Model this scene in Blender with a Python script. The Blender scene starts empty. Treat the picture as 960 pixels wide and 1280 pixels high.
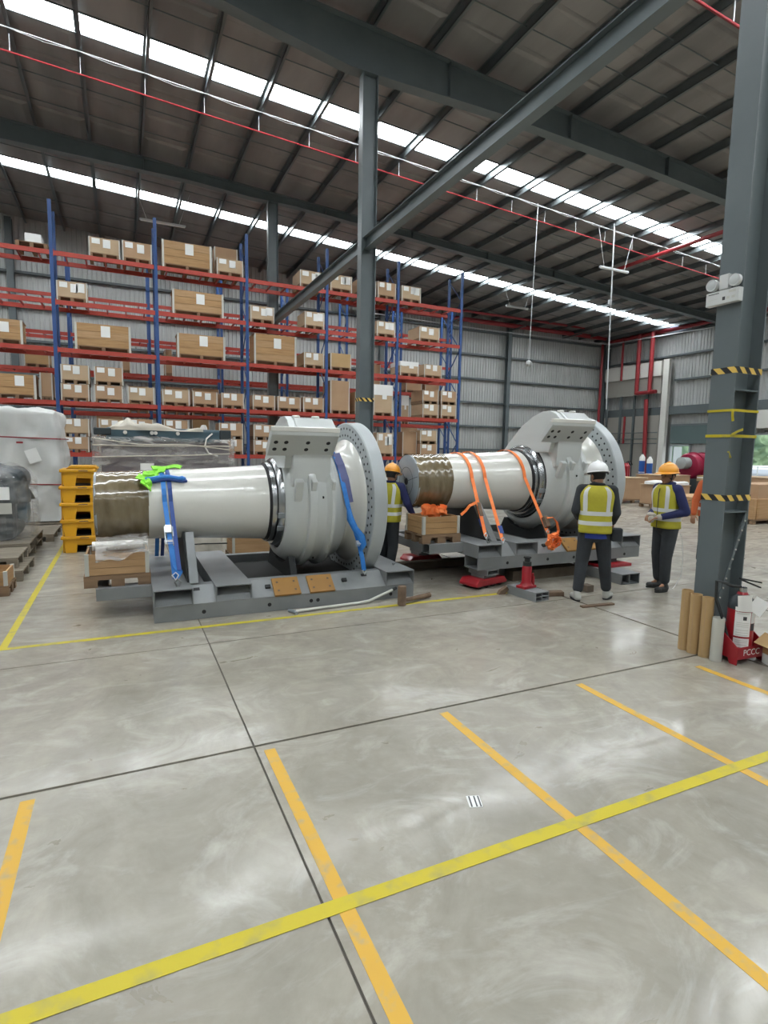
import bpy, math, random
from mathutils import Vector, Matrix, noise
random.seed(7)
PI = math.pi
scene = bpy.context.scene
COL = scene.collection

# ------------------------------------------------------------------ camera
F = 695.8; YAW, PITCH, ROLL, CAMZ = 0.438114, 0.110044, -0.0182475, 1.85
_f = Vector((math.sin(YAW)*math.cos(PITCH), math.cos(YAW)*math.cos(PITCH), -math.sin(PITCH)))
_r0 = Vector((math.cos(YAW), -math.sin(YAW), 0)); _d0 = _f.cross(_r0)
_r = _r0*math.cos(ROLL) + _d0*math.sin(ROLL); _d = -_r0*math.sin(ROLL) + _d0*math.cos(ROLL)
cam = bpy.data.objects.new('camera', bpy.data.cameras.new('camera')); COL.objects.link(cam)
cam.data.sensor_fit = 'VERTICAL'; cam.data.sensor_height = 24; cam.data.lens = 24*F/1280
cam.data.clip_end = 300; cam.data.clip_start = 0.05
_m = Matrix((_r, -_d, -_f)).transposed().to_4x4(); _m.translation = (0, 0, CAMZ)
cam.matrix_world = _m
scene.camera = cam
def ray(x, y): return _r*((x-480)/F) + _d*((y-640)/F) + _f
def on_floor(x, y, z=0.0):
    d = ray(x, y); return Vector((0, 0, CAMZ)) + d*((z-CAMZ)/d.z)
def on_y(x, y, Y):
    d = ray(x, y); return Vector((0, 0, CAMZ)) + d*(Y/d.y)
def on_x(x, y, X):
    d = ray(x, y); return Vector((0, 0, CAMZ)) + d*(X/d.x)

# ------------------------------------------------------------------ world and exposure
SKYLIGHT = 21.0
w = bpy.data.worlds.new('daylight'); scene.world = w; w.use_nodes = True
wn = w.node_tree.nodes; wl = w.node_tree.links
bg = wn['Background']; sky = wn.new('ShaderNodeTexSky'); sky.sky_type = 'HOSEK_WILKIE'
sky.turbidity = 8; sky.sun_direction = (0.2, -0.5, 0.84)
wl.new(sky.outputs[0], bg.inputs[0]); bg.inputs[1].default_value = 9.0
vs = scene.view_settings
vs.view_transform = 'Standard'; vs.look = 'None'; vs.gamma = 1.0; vs.use_curve_mapping = False
vs.exposure = 0.30

# ------------------------------------------------------------------ materials
MATS = {}
def mat(name, col, rough=0.6, metal=0.0, col2=None, scale=4.0, mix=0.5, bump=0.0, bscale=30.0, coat=0.0,
        stretch=(1, 1, 1), rvar=0.0, alpha=1.0, emit=0.0, detail=4.0, trans=0.0, contrast=None):
    m = bpy.data.materials.new(name); m.use_nodes = True
    nt = m.node_tree; N = nt.nodes; L = nt.links; b = N['Principled BSDF']
    b.inputs['Base Color'].default_value = (*col, 1); b.inputs['Roughness'].default_value = rough
    b.inputs['Metallic'].default_value = metal; b.inputs['Coat Weight'].default_value = coat
    b.inputs['Alpha'].default_value = alpha
    b.inputs['Transmission Weight'].default_value = trans
    if emit:
        b.inputs['Emission Color'].default_value = (*col, 1); b.inputs['Emission Strength'].default_value = emit
    tc = N.new('ShaderNodeTexCoord'); mp = N.new('ShaderNodeMapping'); mp.inputs['Scale'].default_value = stretch
    L.new(tc.outputs['Object'], mp.inputs['Vector'])
    if col2 is not None or rvar:
        nz = N.new('ShaderNodeTexNoise'); nz.inputs['Scale'].default_value = scale; nz.inputs['Detail'].default_value = detail
        L.new(mp.outputs[0], nz.inputs['Vector'])
        rp = N.new('ShaderNodeValToRGB'); c0, c1 = contrast or (0.5-0.25*(1.2-mix), 0.5+0.25*(1.2-mix))
        rp.color_ramp.elements[0].position = c0; rp.color_ramp.elements[1].position = c1
        L.new(nz.outputs['Fac'], rp.inputs[0])
        if col2 is not None:
            rp.color_ramp.elements[0].color = (*col, 1); rp.color_ramp.elements[1].color = (*col2, 1)
            L.new(rp.outputs[0], b.inputs['Base Color'])
        if rvar:
            mr = N.new('ShaderNodeMapRange'); mr.inputs[3].default_value = max(0.02, rough-rvar); mr.inputs[4].default_value = rough+rvar
            L.new(nz.outputs['Fac'], mr.inputs[0]); L.new(mr.outputs[0], b.inputs['Roughness'])
    if bump:
        n2 = N.new('ShaderNodeTexNoise'); n2.inputs['Scale'].default_value = bscale; n2.inputs['Detail'].default_value = 5
        L.new(mp.outputs[0], n2.inputs['Vector'])
        bp = N.new('ShaderNodeBump'); bp.inputs['Strength'].default_value = bump; bp.inputs['Distance'].default_value = 0.02
        L.new(n2.outputs['Fac'], bp.inputs['Height']); L.new(bp.outputs[0], b.inputs['Normal'])
    MATS[name] = m
    return m
def concrete():
    m = bpy.data.materials.new('concrete'); m.use_nodes = True
    nt = m.node_tree; N = nt.nodes; L = nt.links; b = N['Principled BSDF']
    tc = N.new('ShaderNodeTexCoord')
    def nz(scale, detail, dist=0.0, st=(1, 1, 1), rough=0.6):
        mp = N.new('ShaderNodeMapping'); mp.inputs['Scale'].default_value = st; L.new(tc.outputs['Object'], mp.inputs[0])
        n = N.new('ShaderNodeTexNoise'); n.inputs['Scale'].default_value = scale; n.inputs['Detail'].default_value = detail
        n.inputs['Distortion'].default_value = dist; n.inputs['Roughness'].default_value = rough
        L.new(mp.outputs[0], n.inputs['Vector']); return n
    def ramp(src, p0, c0, p1, c1):
        r = N.new('ShaderNodeValToRGB'); e = r.color_ramp.elements
        e[0].position = p0; e[0].color = (*c0, 1); e[1].position = p1; e[1].color = (*c1, 1); L.new(src, r.inputs[0]); return r
    def mixc(fac, a, bb, mode='MIX'):
        x = N.new('ShaderNodeMix'); x.data_type = 'RGBA'; x.blend_type = mode
        if isinstance(fac, float): x.inputs[0].default_value = fac
        else: L.new(fac, x.inputs[0])
        L.new(a, x.inputs[6]); L.new(bb, x.inputs[7]); return x.outputs[2]
    big = nz(0.55, 6, 0.8); mid = nz(1.9, 9, 1.4, (1, 0.7, 1), 0.68); fine = nz(14, 6); scr = nz(1.5, 8, 2.2, (0.9, 1.4, 1), 0.66)
    base = ramp(big.outputs[0], 0.28, (0.245, 0.224, 0.184), 0.72, (0.335, 0.312, 0.262))
    blot = ramp(mid.outputs[0], 0.28, (0.70, 0.685, 0.65), 0.70, (1.18, 1.17, 1.15))
    c = mixc(0.8, base.outputs[0], blot.outputs[0], 'MULTIPLY')
    fr = ramp(fine.outputs[0], 0.3, (0.90, 0.90, 0.90), 0.7, (1.05, 1.05, 1.05))
    c = mixc(0.7, c, fr.outputs[0], 'MULTIPLY')
    sr = ramp(scr.outputs[0], 0.50, (0, 0, 0), 0.70, (0.65, 0.65, 0.65))
    tan = N.new('ShaderNodeRGB'); tan.outputs[0].default_value = (0.44, 0.42, 0.37, 1)
    c = mixc(sr.outputs[0], c, tan.outputs[0])
    sk = nz(2.0, 3, 0.3, (0.35, 7.0, 1)); kr = ramp(sk.outputs[0], 0.70, (1, 1, 1), 0.78, (0.72, 0.71, 0.69)); c = mixc(0.22, c, kr.outputs[0], 'MULTIPLY')
    L.new(c, b.inputs['Base Color'])
    cw = N.new('ShaderNodeMapRange'); cw.inputs[1].default_value = 0.40; cw.inputs[2].default_value = 0.62; cw.inputs[3].default_value = 0.06; cw.inputs[4].default_value = 0.62
    cn = nz(1.6, 8, 1.6, (0.8, 1.5, 1), 0.68); L.new(cn.outputs[0], cw.inputs[0]); L.new(cw.outputs[0], b.inputs['Coat Weight']); b.inputs['Coat Roughness'].default_value = 0.13
    rr = N.new('ShaderNodeMapRange'); rr.inputs[1].default_value = 0.3; rr.inputs[2].default_value = 0.7
    rr.inputs[3].default_value = 0.27; rr.inputs[4].default_value = 0.45; rn = nz(2.2, 6, 1.2, (0.8, 1.4, 1), 0.6); L.new(rn.outputs[0], rr.inputs[0]); L.new(rr.outputs[0], b.inputs['Roughness'])
    bp = N.new('ShaderNodeBump'); bp.inputs['Strength'].default_value = 0.008; bp.inputs['Distance'].default_value = 0.02
    bn = nz(3.0, 4, 0.5); L.new(bn.outputs[0], bp.inputs['Height']); L.new(bp.outputs[0], b.inputs['Normal'])
    MATS['concrete'] = m
concrete()
mat('joint', (0.12, 0.108, 0.09), 0.9)
mat('roof_foil', (0.195, 0.186, 0.182), 0.5, 0.3, (0.30, 0.285, 0.272), 0.5, 0.6, 0.25, 2.5, stretch=(2, 0.5, 1))
mat('skylight', (0.92, 0.97, 1.0), 0.5, emit=SKYLIGHT)
mat('steel_paint', (0.105, 0.128, 0.135), 0.42, 0.0, (0.13, 0.155, 0.16), 2.0, 0.3)
mat('purlin_steel', (0.15, 0.17, 0.175), 0.35, 0.5)
mat('cladding', (0.40, 0.41, 0.40), 0.42, 0.2, (0.47, 0.48, 0.47), 0.8, 0.3)
mat('girt', (0.10, 0.12, 0.125), 0.5)
mat('white_fascia', (0.62, 0.62, 0.58), 0.6)
mat('tape_yellow', (0.50, 0.41, 0.012), 0.5, 0, (0.36, 0.31, 0.07), 9, 0.3, contrast=(.50, .72))
mat('tape_orange', (0.60, 0.345, 0.035), 0.5, 0, (0.38, 0.31, 0.17), 14, 0.5, contrast=(.52, .75))
mat('rack_red', (0.36, 0.042, 0.028), 0.42, 0, (0.44, 0.058, 0.038), 3, 0.3)
mat('rack_blue', (0.022, 0.07, 0.22), 0.4)
mat('pipe_red', (0.27, 0.022, 0.028), 0.4)
mat('cardboard', (0.40, 0.25, 0.145), 0.8, 0, (0.45, 0.295, 0.175), 2, 0.4)
mat('cardboard_pale', (0.50, 0.37, 0.24), 0.8, 0, (0.44, 0.315, 0.195), 2, 0.4)
mat('cardboard_tan', (0.42, 0.27, 0.12), 0.75, 0, (0.46, 0.31, 0.15), 2, 0.4)
mat('plywood', (0.46, 0.28, 0.125), 0.7, 0, (0.36, 0.20, 0.085), 3, 0.5, stretch=(0.6, 1, 9))
mat('pine', (0.47, 0.295, 0.15), 0.7, 0, (0.38, 0.225, 0.105), 3, 0.5, stretch=(0.6, 1, 9))
mat('pallet_wood', (0.26, 0.165, 0.095), 0.85, 0, (0.18, 0.115, 0.068), 3, 0.5, stretch=(0.7, 5, 5))
mat('old_pallet', (0.16, 0.135, 0.10), 0.85, 0, (0.24, 0.205, 0.155), 3, 0.5, stretch=(0.7, 5, 5))
mat('dark_timber', (0.10, 0.075, 0.055), 0.85, 0, (0.15, 0.12, 0.09), 4, 0.5)
mat('paper', (0.80, 0.80, 0.78), 0.7)
mat('ink', (0.05, 0.05, 0.055), 0.7)
mat('edge_metal', (0.55, 0.55, 0.50), 0.5, 0.3)
mat('white_paint', (0.70, 0.69, 0.635), 0.2, 0, (0.73, 0.72, 0.665), 1.5, 0.3, coat=0.5)
mat('grey_white_paint', (0.53, 0.555, 0.54), 0.28, 0, (0.57, 0.59, 0.575), 1.5, 0.3, coat=0.3)
mat('flange_paint', (0.40, 0.43, 0.44), 0.4, 0, (0.43, 0.46, 0.465), 1.5, 0.3)
mat('raw_steel', (0.34, 0.375, 0.40), 0.5, 0.35, (0.27, 0.30, 0.325), 3, 0.4)
mat('chrome', (0.45, 0.46, 0.47), 0.24, 1.0)
mat('wrap_brown', (0.13, 0.095, 0.045), 0.22, 0.0, (0.23, 0.185, 0.11), 3.5, 0.3, 0.5, 5, coat=1.0, stretch=(2.5, 1, 1))
mat('black', (0.012, 0.012, 0.013), 0.6)
mat('rubber', (0.02, 0.022, 0.022), 0.75)
mat('frame_steel', (0.185, 0.195, 0.198), 0.5, 0.2, (0.27, 0.28, 0.283), 1.8, 0.4, 0.05, 12)
mat('brown_pad', (0.36, 0.185, 0.04), 0.55, 0, (0.30, 0.15, 0.035), 4, 0.4)
mat('strap_blue', (0.018, 0.16, 0.52), 0.55, 0, (0.03, 0.22, 0.62), 12, 0.4)
mat('strap_navy', (0.02, 0.06, 0.25), 0.6)
mat('pad_violet', (0.12, 0.13, 0.27), 0.7)
mat('sling_green', (0.30, 0.80, 0.06), 0.6)
mat('strap_orange', (0.95, 0.20, 0.035), 0.6, 0, (0.98, 0.28, 0.08), 10, 0.4)
mat('buckle', (0.72, 0.74, 0.76), 0.3, 0.7)
mat('jack_red', (0.32, 0.010, 0.018), 0.35, coat=0.2)
mat('rust', (0.13, 0.085, 0.055), 0.8, 0.1, (0.20, 0.135, 0.09), 9, 0.5)
mat('bin_yellow', (0.72, 0.36, 0.012), 0.4, 0, (0.66, 0.33, 0.012), 3, 0.3)
mat('tarp', (0.56, 0.575, 0.56), 0.5, 0, (0.64, 0.64, 0.61), 1.2, 0.3, 0.7, 3)
mat('machine_blue', (0.055, 0.10, 0.125), 0.45)
mat('machine_dark', (0.025, 0.035, 0.04), 0.5)
mat('machine_violet', (0.11, 0.09, 0.105), 0.6, 0, (0.19, 0.17, 0.175), 2.5, 0.4, stretch=(0.4, 1, 3))
mat('foam', (0.58, 0.54, 0.46), 0.7)
mat('machine_red', (0.28, 0.01, 0.045), 0.35)
mat('cylinder_blue', (0.02, 0.10, 0.38), 0.35)
mat('plastic_roll', (0.72, 0.70, 0.66), 0.3)
mat('skin', (0.33, 0.17, 0.10), 0.6)
mat('hair', (0.012, 0.010, 0.009), 0.7)
mat('navy_cloth', (0.014, 0.018, 0.075), 0.85, 0, (0.02, 0.026, 0.105), 5, 0.4, 0.3, 9)
mat('charcoal_cloth', (0.022, 0.026, 0.030), 0.85, 0, (0.034, 0.038, 0.044), 5, 0.4, 0.3, 9)
mat('blue_cloth', (0.02, 0.04, 0.24), 0.85)
mat('vest_yellow', (0.50, 0.455, 0.035), 0.75, 0, (0.41, 0.365, 0.03), 7, 0.4, 0.4, 8)
mat('vest_orange', (0.52, 0.11, 0.03), 0.75)
mat('reflective', (0.66, 0.67, 0.65), 0.45)
mat('helmet_orange', (0.85, 0.36, 0.03), 0.3, coat=0.3)
mat('helmet_white', (0.80, 0.80, 0.79), 0.3, coat=0.3)
mat('shoe_grey', (0.42, 0.42, 0.39), 0.7)
mat('shoe_dark', (0.03, 0.03, 0.03), 0.6)
mat('glove', (0.45, 0.42, 0.36), 0.8)
mat('lamp_grey', (0.60, 0.61, 0.60), 0.4)
mat('lamp_lens', (0.55, 0.58, 0.57), 0.15, coat=0.6)
mat('foliage', (0.16, 0.24, 0.12), 0.8, 0, (0.24, 0.33, 0.18), 2, 0.5)
mat('asphalt', (0.32, 0.32, 0.31), 0.9)
mat('conduit_white', (0.55, 0.57, 0.58), 0.4)
mat('glass_dim', (0.10, 0.14, 0.14), 0.08, trans=0.0, coat=0.5)
mat('door_grey', (0.30, 0.33, 0.33), 0.5)
mat('mezz_wall', (0.30, 0.29, 0.26), 0.7)
def film(name, col, a0, a1, scale, rough=0.2):
    m = bpy.data.materials.new(name); m.use_nodes = True
    nt = m.node_tree; N = nt.nodes; L = nt.links; b = N['Principled BSDF']
    b.inputs['Base Color'].default_value = (*col, 1); b.inputs['Roughness'].default_value = rough; b.inputs['Coat Weight'].default_value = 0.6
    tc = N.new('ShaderNodeTexCoord'); mp = N.new('ShaderNodeMapping'); mp.inputs['Scale'].default_value = (0.7, 0.7, 2.2)
    mp.inputs['Rotation'].default_value = (0.1, 0.25, 0)
    L.new(tc.outputs['Object'], mp.inputs[0])
    nz = N.new('ShaderNodeTexNoise'); nz.inputs['Scale'].default_value = scale; nz.inputs['Detail'].default_value = 6; nz.inputs['Distortion'].default_value = 1.0
    L.new(mp.outputs[0], nz.inputs[0])
    r = N.new('ShaderNodeMapRange'); r.inputs[1].default_value = 0.35; r.inputs[2].default_value = 0.68; r.inputs[3].default_value = a0; r.inputs[4].default_value = a1
    L.new(nz.outputs[0], r.inputs[0]); L.new(r.outputs[0], b.inputs['Alpha'])
    bp = N.new('ShaderNodeBump'); bp.inputs['Strength'].default_value = 0.6; bp.inputs['Distance'].default_value = 0.03
    L.new(nz.outputs[0], bp.inputs['Height']); L.new(bp.outputs[0], b.inputs['Normal'])
    MATS[name] = m
film('stretch_film', (0.62, 0.60, 0.57), 0.05, 0.62, 3.0)
film('clear_film', (0.60, 0.60, 0.58), 0.02, 0.34, 4.0)
def hazard():
    m = bpy.data.materials.new('hazard_tape'); m.use_nodes = True
    N = m.node_tree.nodes; L = m.node_tree.links; b = N['Principled BSDF']; b.inputs['Roughness'].default_value = 0.45
    tc = N.new('ShaderNodeTexCoord'); sp = N.new('ShaderNodeSeparateXYZ'); L.new(tc.outputs['Object'], sp.inputs[0])
    a = N.new('ShaderNodeMath'); a.operation = 'SUBTRACT'; L.new(sp.outputs[0], a.inputs[0]); L.new(sp.outputs[1], a.inputs[1])
    c = N.new('ShaderNodeMath'); c.operation = 'ADD'; L.new(a.outputs[0], c.inputs[0]); L.new(sp.outputs[2], c.inputs[1])
    d = N.new('ShaderNodeMath'); d.operation = 'MULTIPLY'; d.inputs[1].default_value = 7.6; L.new(c.outputs[0], d.inputs[0])
    e = N.new('ShaderNodeMath'); e.operation = 'FRACT'; L.new(d.outputs[0], e.inputs[0])
    g = N.new('ShaderNodeMath'); g.operation = 'GREATER_THAN'; g.inputs[1].default_value = 0.5; L.new(e.outputs[0], g.inputs[0])
    x = N.new('ShaderNodeMix'); x.data_type = 'RGBA'; x.inputs[6].default_value = (0.015, 0.015, 0.016, 1); x.inputs[7].default_value = (0.72, 0.48, 0.10, 1)
    L.new(g.outputs[0], x.inputs[0]); L.new(x.outputs[2], b.inputs['Base Color']); MATS['hazard_tape'] = m
hazard()

# ------------------------------------------------------------------ helpers
class MB:
    def __init__(s): s.v = []; s.f = []
    def add(s, vs, fs):
        n = len(s.v); s.v += [tuple(p) for p in vs]; s.f += [tuple(i+n for i in q) for q in fs]; return s
    def box(s, x0, x1, y0, y1, z0, z1):
        return s.add([(x0,y0,z0),(x1,y0,z0),(x1,y1,z0),(x0,y1,z0),(x0,y0,z1),(x1,y0,z1),(x1,y1,z1),(x0,y1,z1)],
                     [(0,3,2,1),(4,5,6,7),(0,1,5,4),(1,2,6,5),(2,3,7,6),(3,0,4,7)])
    def obox(s, c, ax, ay, az):
        c, ax, ay, az = Vector(c), Vector(ax), Vector(ay), Vector(az)
        vs = [c+ax*i+ay*j+az*k for k in (-1,1) for j, i in ((-1,-1),(-1,1),(1,1),(1,-1))]
        return s.add(vs, [(0,3,2,1),(4,5,6,7),(0,1,5,4),(1,2,6,5),(2,3,7,6),(3,0,4,7)])
    def bar(s, p, q, w, h, up=(0,0,1)):
        p, q = Vector(p), Vector(q); d = q-p; l = d.length; d.normalize(); up = Vector(up)
        if abs(d.dot(up)) > .95: up = Vector((1,0,0))
        a = d.cross(up).normalized(); b = a.cross(d)
        return s.obox((p+q)/2, d*l/2, a*w/2, b*h/2)
    def tube(s, pts, r, n=8, caps=True, closed=False):
        pts = [Vector(p) for p in pts]; rs = r if isinstance(r, (list, tuple)) else [r]*len(pts)
        rings = []; prev = None; m = len(pts)
        for i, p in enumerate(pts):
            if closed: t = pts[(i+1) % m]-pts[i-1]
            else: t = pts[min(i+1, m-1)]-pts[max(i-1, 0)]
            t.normalize()
            if prev is None: a = t.orthogonal().normalized()
            else:
                a = prev-t*prev.dot(t)
                a = a.normalized() if a.length > 1e-6 else t.orthogonal().normalized()
            prev = a; b = t.cross(a)
            rings.append([p+(a*math.cos(2*PI*k/n)+b*math.sin(2*PI*k/n))*rs[i] for k in range(n)])
        vs = [q for g in rings for q in g]; fs = []
        for i in range(m if closed else m-1):
            for k in range(n):
                i2 = (i+1) % m
                fs.append((i*n+k, i*n+(k+1)%n, i2*n+(k+1)%n, i2*n+k))
        if caps and not closed: fs += [tuple(range(n-1, -1, -1)), tuple((m-1)*n+k for k in range(n))]
        return s.add(vs, fs)
    def lathe(s, prof, o=(0,0,0), axis='Z', n=32, closed=False):
        vs = []; o = Vector(o)
        for (h, r) in prof:
            for k in range(n):
                a = 2*PI*k/n; c, d = math.cos(a)*r, math.sin(a)*r
                vs.append(o+Vector({'X': (h, c, d), 'Y': (d, h, c), 'Z': (c, d, h)}[axis]))
        m = len(prof); fs = []
        for i in range(m if closed else m-1):
            i2 = (i+1) % m
            for k in range(n): fs.append((i*n+k, i*n+(k+1)%n, i2*n+(k+1)%n, i2*n+k))
        if not closed:
            if prof[0][1] > 1e-5: fs.append(tuple(range(n-1, -1, -1)))
            if prof[-1][1] > 1e-5: fs.append(tuple((m-1)*n+k for k in range(n)))
        return s.add(vs, fs)
    def prism(s, poly, axis, a, b):
        n = len(poly)
        def P(u, v, h): return {'X': (h,u,v), 'Y': (u,h,v), 'Z': (u,v,h)}[axis]
        return s.add([P(u,v,a) for u,v in poly]+[P(u,v,b) for u,v in poly],
                     [tuple(range(n)), tuple(range(2*n-1, n-1, -1))]+[(i, i+n, (i+1)%n+n, (i+1)%n) for i in range(n)])
    def ribbon(s, pts, wd, w, t=0.006):
        pts = [Vector(p) for p in pts]; m = len(pts); vs = []
        for i, p in enumerate(pts):
            tg = (pts[min(i+1,m-1)]-pts[max(i-1,0)]).normalized()
            a = Vector(wd[i] if isinstance(wd, list) else wd); a = (a-tg*a.dot(tg)).normalized(); b = tg.cross(a)
            vs += [p-a*w/2-b*t/2, p+a*w/2-b*t/2, p+a*w/2+b*t/2, p-a*w/2+b*t/2]
        fs = [(0,1,2,3), tuple((m-1)*4+k for k in (3,2,1,0))]
        for i in range(m-1):
            for k in range(4): fs.append((i*4+k, (i+1)*4+k, (i+1)*4+(k+1)%4, i*4+(k+1)%4))
        return s.add(vs, fs)
    def rtube(s, x0, x1, z0, z1, y0, y1, t, axis='Y'):
        # open rectangular hollow section
        o = [(x0,z0),(x1,z0),(x1,z1),(x0,z1)]; i = [(x0+t,z0+t),(x1-t,z0+t),(x1-t,z1-t),(x0+t,z1-t)]
        def P(u, v, h): return (u,h,v) if axis == 'Y' else (h,u,v)
        vs = [P(u,v,h) for h in (y0,y1) for ring in (o,i) for u,v in ring]
        fs = []
        for k in range(4):
            j = (k+1)%4
            fs += [(k,j,8+j,8+k), (4+j,4+k,12+k,12+j), (j,k,4+k,4+j), (8+k,8+j,12+j,12+k)]
        return s.add(vs, fs)
    def ball(s, c, r, nu=12, nv=8):
        c = Vector(c); r = r if isinstance(r, (tuple, list)) else (r,r,r)
        vs = [c+Vector((0,0,-r[2]))]
        for j in range(1, nv):
            t = -PI/2+PI*j/nv
            for k in range(nu):
                a = 2*PI*k/nu; vs.append(c+Vector((r[0]*math.cos(t)*math.cos(a), r[1]*math.cos(t)*math.sin(a), r[2]*math.sin(t))))
        vs.append(c+Vector((0,0,r[2]))); fs = []
        for k in range(nu): fs.append((0, 1+(k+1)%nu, 1+k))
        for j in range(nv-2):
            for k in range(nu): fs.append((1+j*nu+k, 1+j*nu+(k+1)%nu, 1+(j+1)*nu+(k+1)%nu, 1+(j+1)*nu+k))
        l = len(vs)-1
        for k in range(nu): fs.append((l, 1+(nv-2)*nu+k, 1+(nv-2)*nu+(k+1)%nu))
        return s.add(vs, fs)
    def cone(s, p, q, r1, r2, n=12):
        s.tube([p, q], [r1, r2], n); s.ball(p, r1, n, 8); s.ball(q, r2, n, 8); return s
    def mesh(s, name, smooth=False, ang=None):
        me = bpy.data.meshes.new(name); me.from_pydata(s.v, [], s.f); me.update()
        if smooth:
            me.polygons.foreach_set('use_smooth', [True]*len(me.polygons))
            if ang: me.set_sharp_from_angle(angle=math.radians(ang))
        return me
def fixn(me):
    import bmesh
    bm = bmesh.new(); bm.from_mesh(me); bmesh.ops.recalc_face_normals(bm, faces=bm.faces); bm.to_mesh(me); bm.free()
def link(name, me, m, parent=None):
    o = bpy.data.objects.new(name, me); COL.objects.link(o)
    if m is not None and not me.materials: me.materials.append(MATS[m])
    if parent: o.parent = parent
    return o
def part(name, mb, m, parent=None, smooth=False, ang=35, bevel=0.0, norm=False):
    me = mb.mesh(name, smooth, ang if smooth else None)
    if norm: fixn(me)
    o = link(name, me, m, parent)
    if bevel:
        b = o.modifiers.new('bevel', 'BEVEL'); b.width = bevel; b.segments = 2; b.limit_method = 'ANGLE'; b.angle_limit = math.radians(40)
    return o
def tag(o, label, cat, group=None):
    o['label'] = label; o['category'] = cat
    if group: o['group'] = group
    return o
def thing(name, label, cat, loc=(0,0,0), rz=0.0, group=None):
    o = bpy.data.objects.new(name, None); COL.objects.link(o); o.empty_display_size = 0.1
    o.location = loc; o.rotation_euler = (0, 0, rz)
    return tag(o, label, cat, group)
def struct(o): o['kind'] = 'structure'; return o
def stuff(o): o['kind'] = 'stuff'; return o
def copy_tree(o, parent=None):
    c = o.copy(); COL.objects.link(c); c.parent = parent
    for ch in o.children: copy_tree(ch, c)
    return c
def roofz(x): return 11.55-0.058*x
XL, XR, YF, YB = -16.0, 31.3, -10.0, 30.2
JX = [-12.7, -8.24, -3.78, 0.685, 5.15, 9.6, 14.1, 18.5, 23.0, 27.4]
JY = [-5.5, -1.1, 3.31, 5.32, 7.75, 12.2, 16.6, 21.1, 25.5]

# ------------------------------------------------------------------ floor
g = 0.006
fl = struct(part('floor', MB().box(XL-.3, XR+.3, YF-.3, YB+.3, -0.20, -0.012), 'joint'))
xs = [XL]+JX+[XR]; ys = [YF]+JY+[YB]
for i in range(len(xs)-1):
    for j in range(len(ys)-1):
        gy0 = 0.011 if abs(ys[j]-3.31) < .01 else g; gy1 = 0.011 if abs(ys[j+1]-3.31) < .01 else g
        gx0 = 0.016 if abs(xs[i]-5.15) < .01 else g; gx1 = 0.016 if abs(xs[i+1]-5.15) < .01 else g
        part('slab', MB().box(xs[i]+gx0, xs[i+1]-gx1, ys[j]+gy0, ys[j+1]-gy1, -0.011, 0.0), 'concrete', fl)
apron = struct(part('ground_outside', MB().box(XR+.3, XR+60, YF, YB+30, -0.25, -0.05), 'asphalt'))

# ------------------------------------------------------------------ ceiling: roof sheets with skylight strips, purlins, rafters
STRIPS = [(-10.0, -9.6), (-2.2, -1.4), (6.65, 7.4), (15.45, 16.2), (24.15, 24.95)]
ceil_mb = MB()
edges = [YF-.3]+[v for s in STRIPS for v in s]+[YB+.3]
def slab_roof(mb, x0, x1, y0, y1, dz0, dz1):
    vs = [(x,y,roofz(x)+d) for d in (dz0,dz1) for x,y in ((x0,y0),(x1,y0),(x1,y1),(x0,y1))]
    mb.add(vs, [(0,3,2,1),(4,5,6,7),(0,1,5,4),(1,2,6,5),(2,3,7,6),(3,0,4,7)])
PX = [XL+0.35+1.47*k for k in range(40) if XL+0.35+1.47*k < XR]
_off = (0.80-PX[0]) % 1.47; PX = [x+_off for x in PX if x+_off < XR-.2]
ceil_o = None
slab_roof(ceil_mb, XL-.3, XR+.3, edges[0], edges[1], 0.02, 0.08)
for k in range(0, len(edges)-1, 2):
    if k: slab_roof(ceil_mb, XL-.3, XR+.3, edges[k], edges[k+1], 0.0, 0.06)
ceil_o = struct(part('ceiling', ceil_mb, 'roof_foil'))
# foil panels hanging slightly between the purlins
for s0, s1 in ((7.4, 15.45), (16.2, 24.15), (24.95, YB)):
    ybr = [s0]
    while ybr[-1] < s1-1.7: ybr.append(ybr[-1]+1.3)
    ybr.append(s1)
    for i in range(len(PX)-1):
        if PX[i] < -6: continue
        mb = MB(); x0, x1 = PX[i]+.02, PX[i+1]-.02
        for y0, y1 in zip(ybr[:-1], ybr[1:]):
            if y1 > YB: continue
            xm = (x0+x1)/2; ym = (y0+y1)/2; sag = random.uniform(.015, .05)
            vs = [(x0,y0+.01,roofz(x0)-.004),(x1,y0+.01,roofz(x1)-.004),(x1,y1-.01,roofz(x1)-.004),(x0,y1-.01,roofz(x0)-.004),
                  (x0+.2,y0+.12,roofz(x0)-sag),(x1-.2,y0+.12,roofz(x1)-sag),(x1-.2,y1-.12,roofz(x1)-sag),(x0+.2,y1-.12,roofz(x0)-sag)]
            mb.add(vs, [(4,7,6,5),(0,4,5,1),(1,5,6,2),(2,6,7,3),(3,7,4,0)])
        part('insulation_panel', mb, 'roof_foil', ceil_o)
for s0, s1 in STRIPS:
    for i in range(len(PX)-1):
        mb = MB(); slab_roof(mb, PX[i]+.03, PX[i+1]-.03, s0+.01, s1-.01, 0.03, 0.05)
        part('skylight_panel', mb, 'skylight', ceil_o)
    for y in (s0, s1):
        mb = MB(); vs = [(x,y+d,roofz(x)+z) for x in (XL,XR) for d,z in ((-.02,-.03),(.02,-.03),(.02,.05),(-.02,.05))]
        mb.add(vs, [(0,3,2,1),(4,5,6,7)]+[(k,(k+1)%4,4+(k+1)%4,4+k) for k in range(4)])
        part('skylight_kerb', mb, 'purlin_steel', ceil_o)
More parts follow.
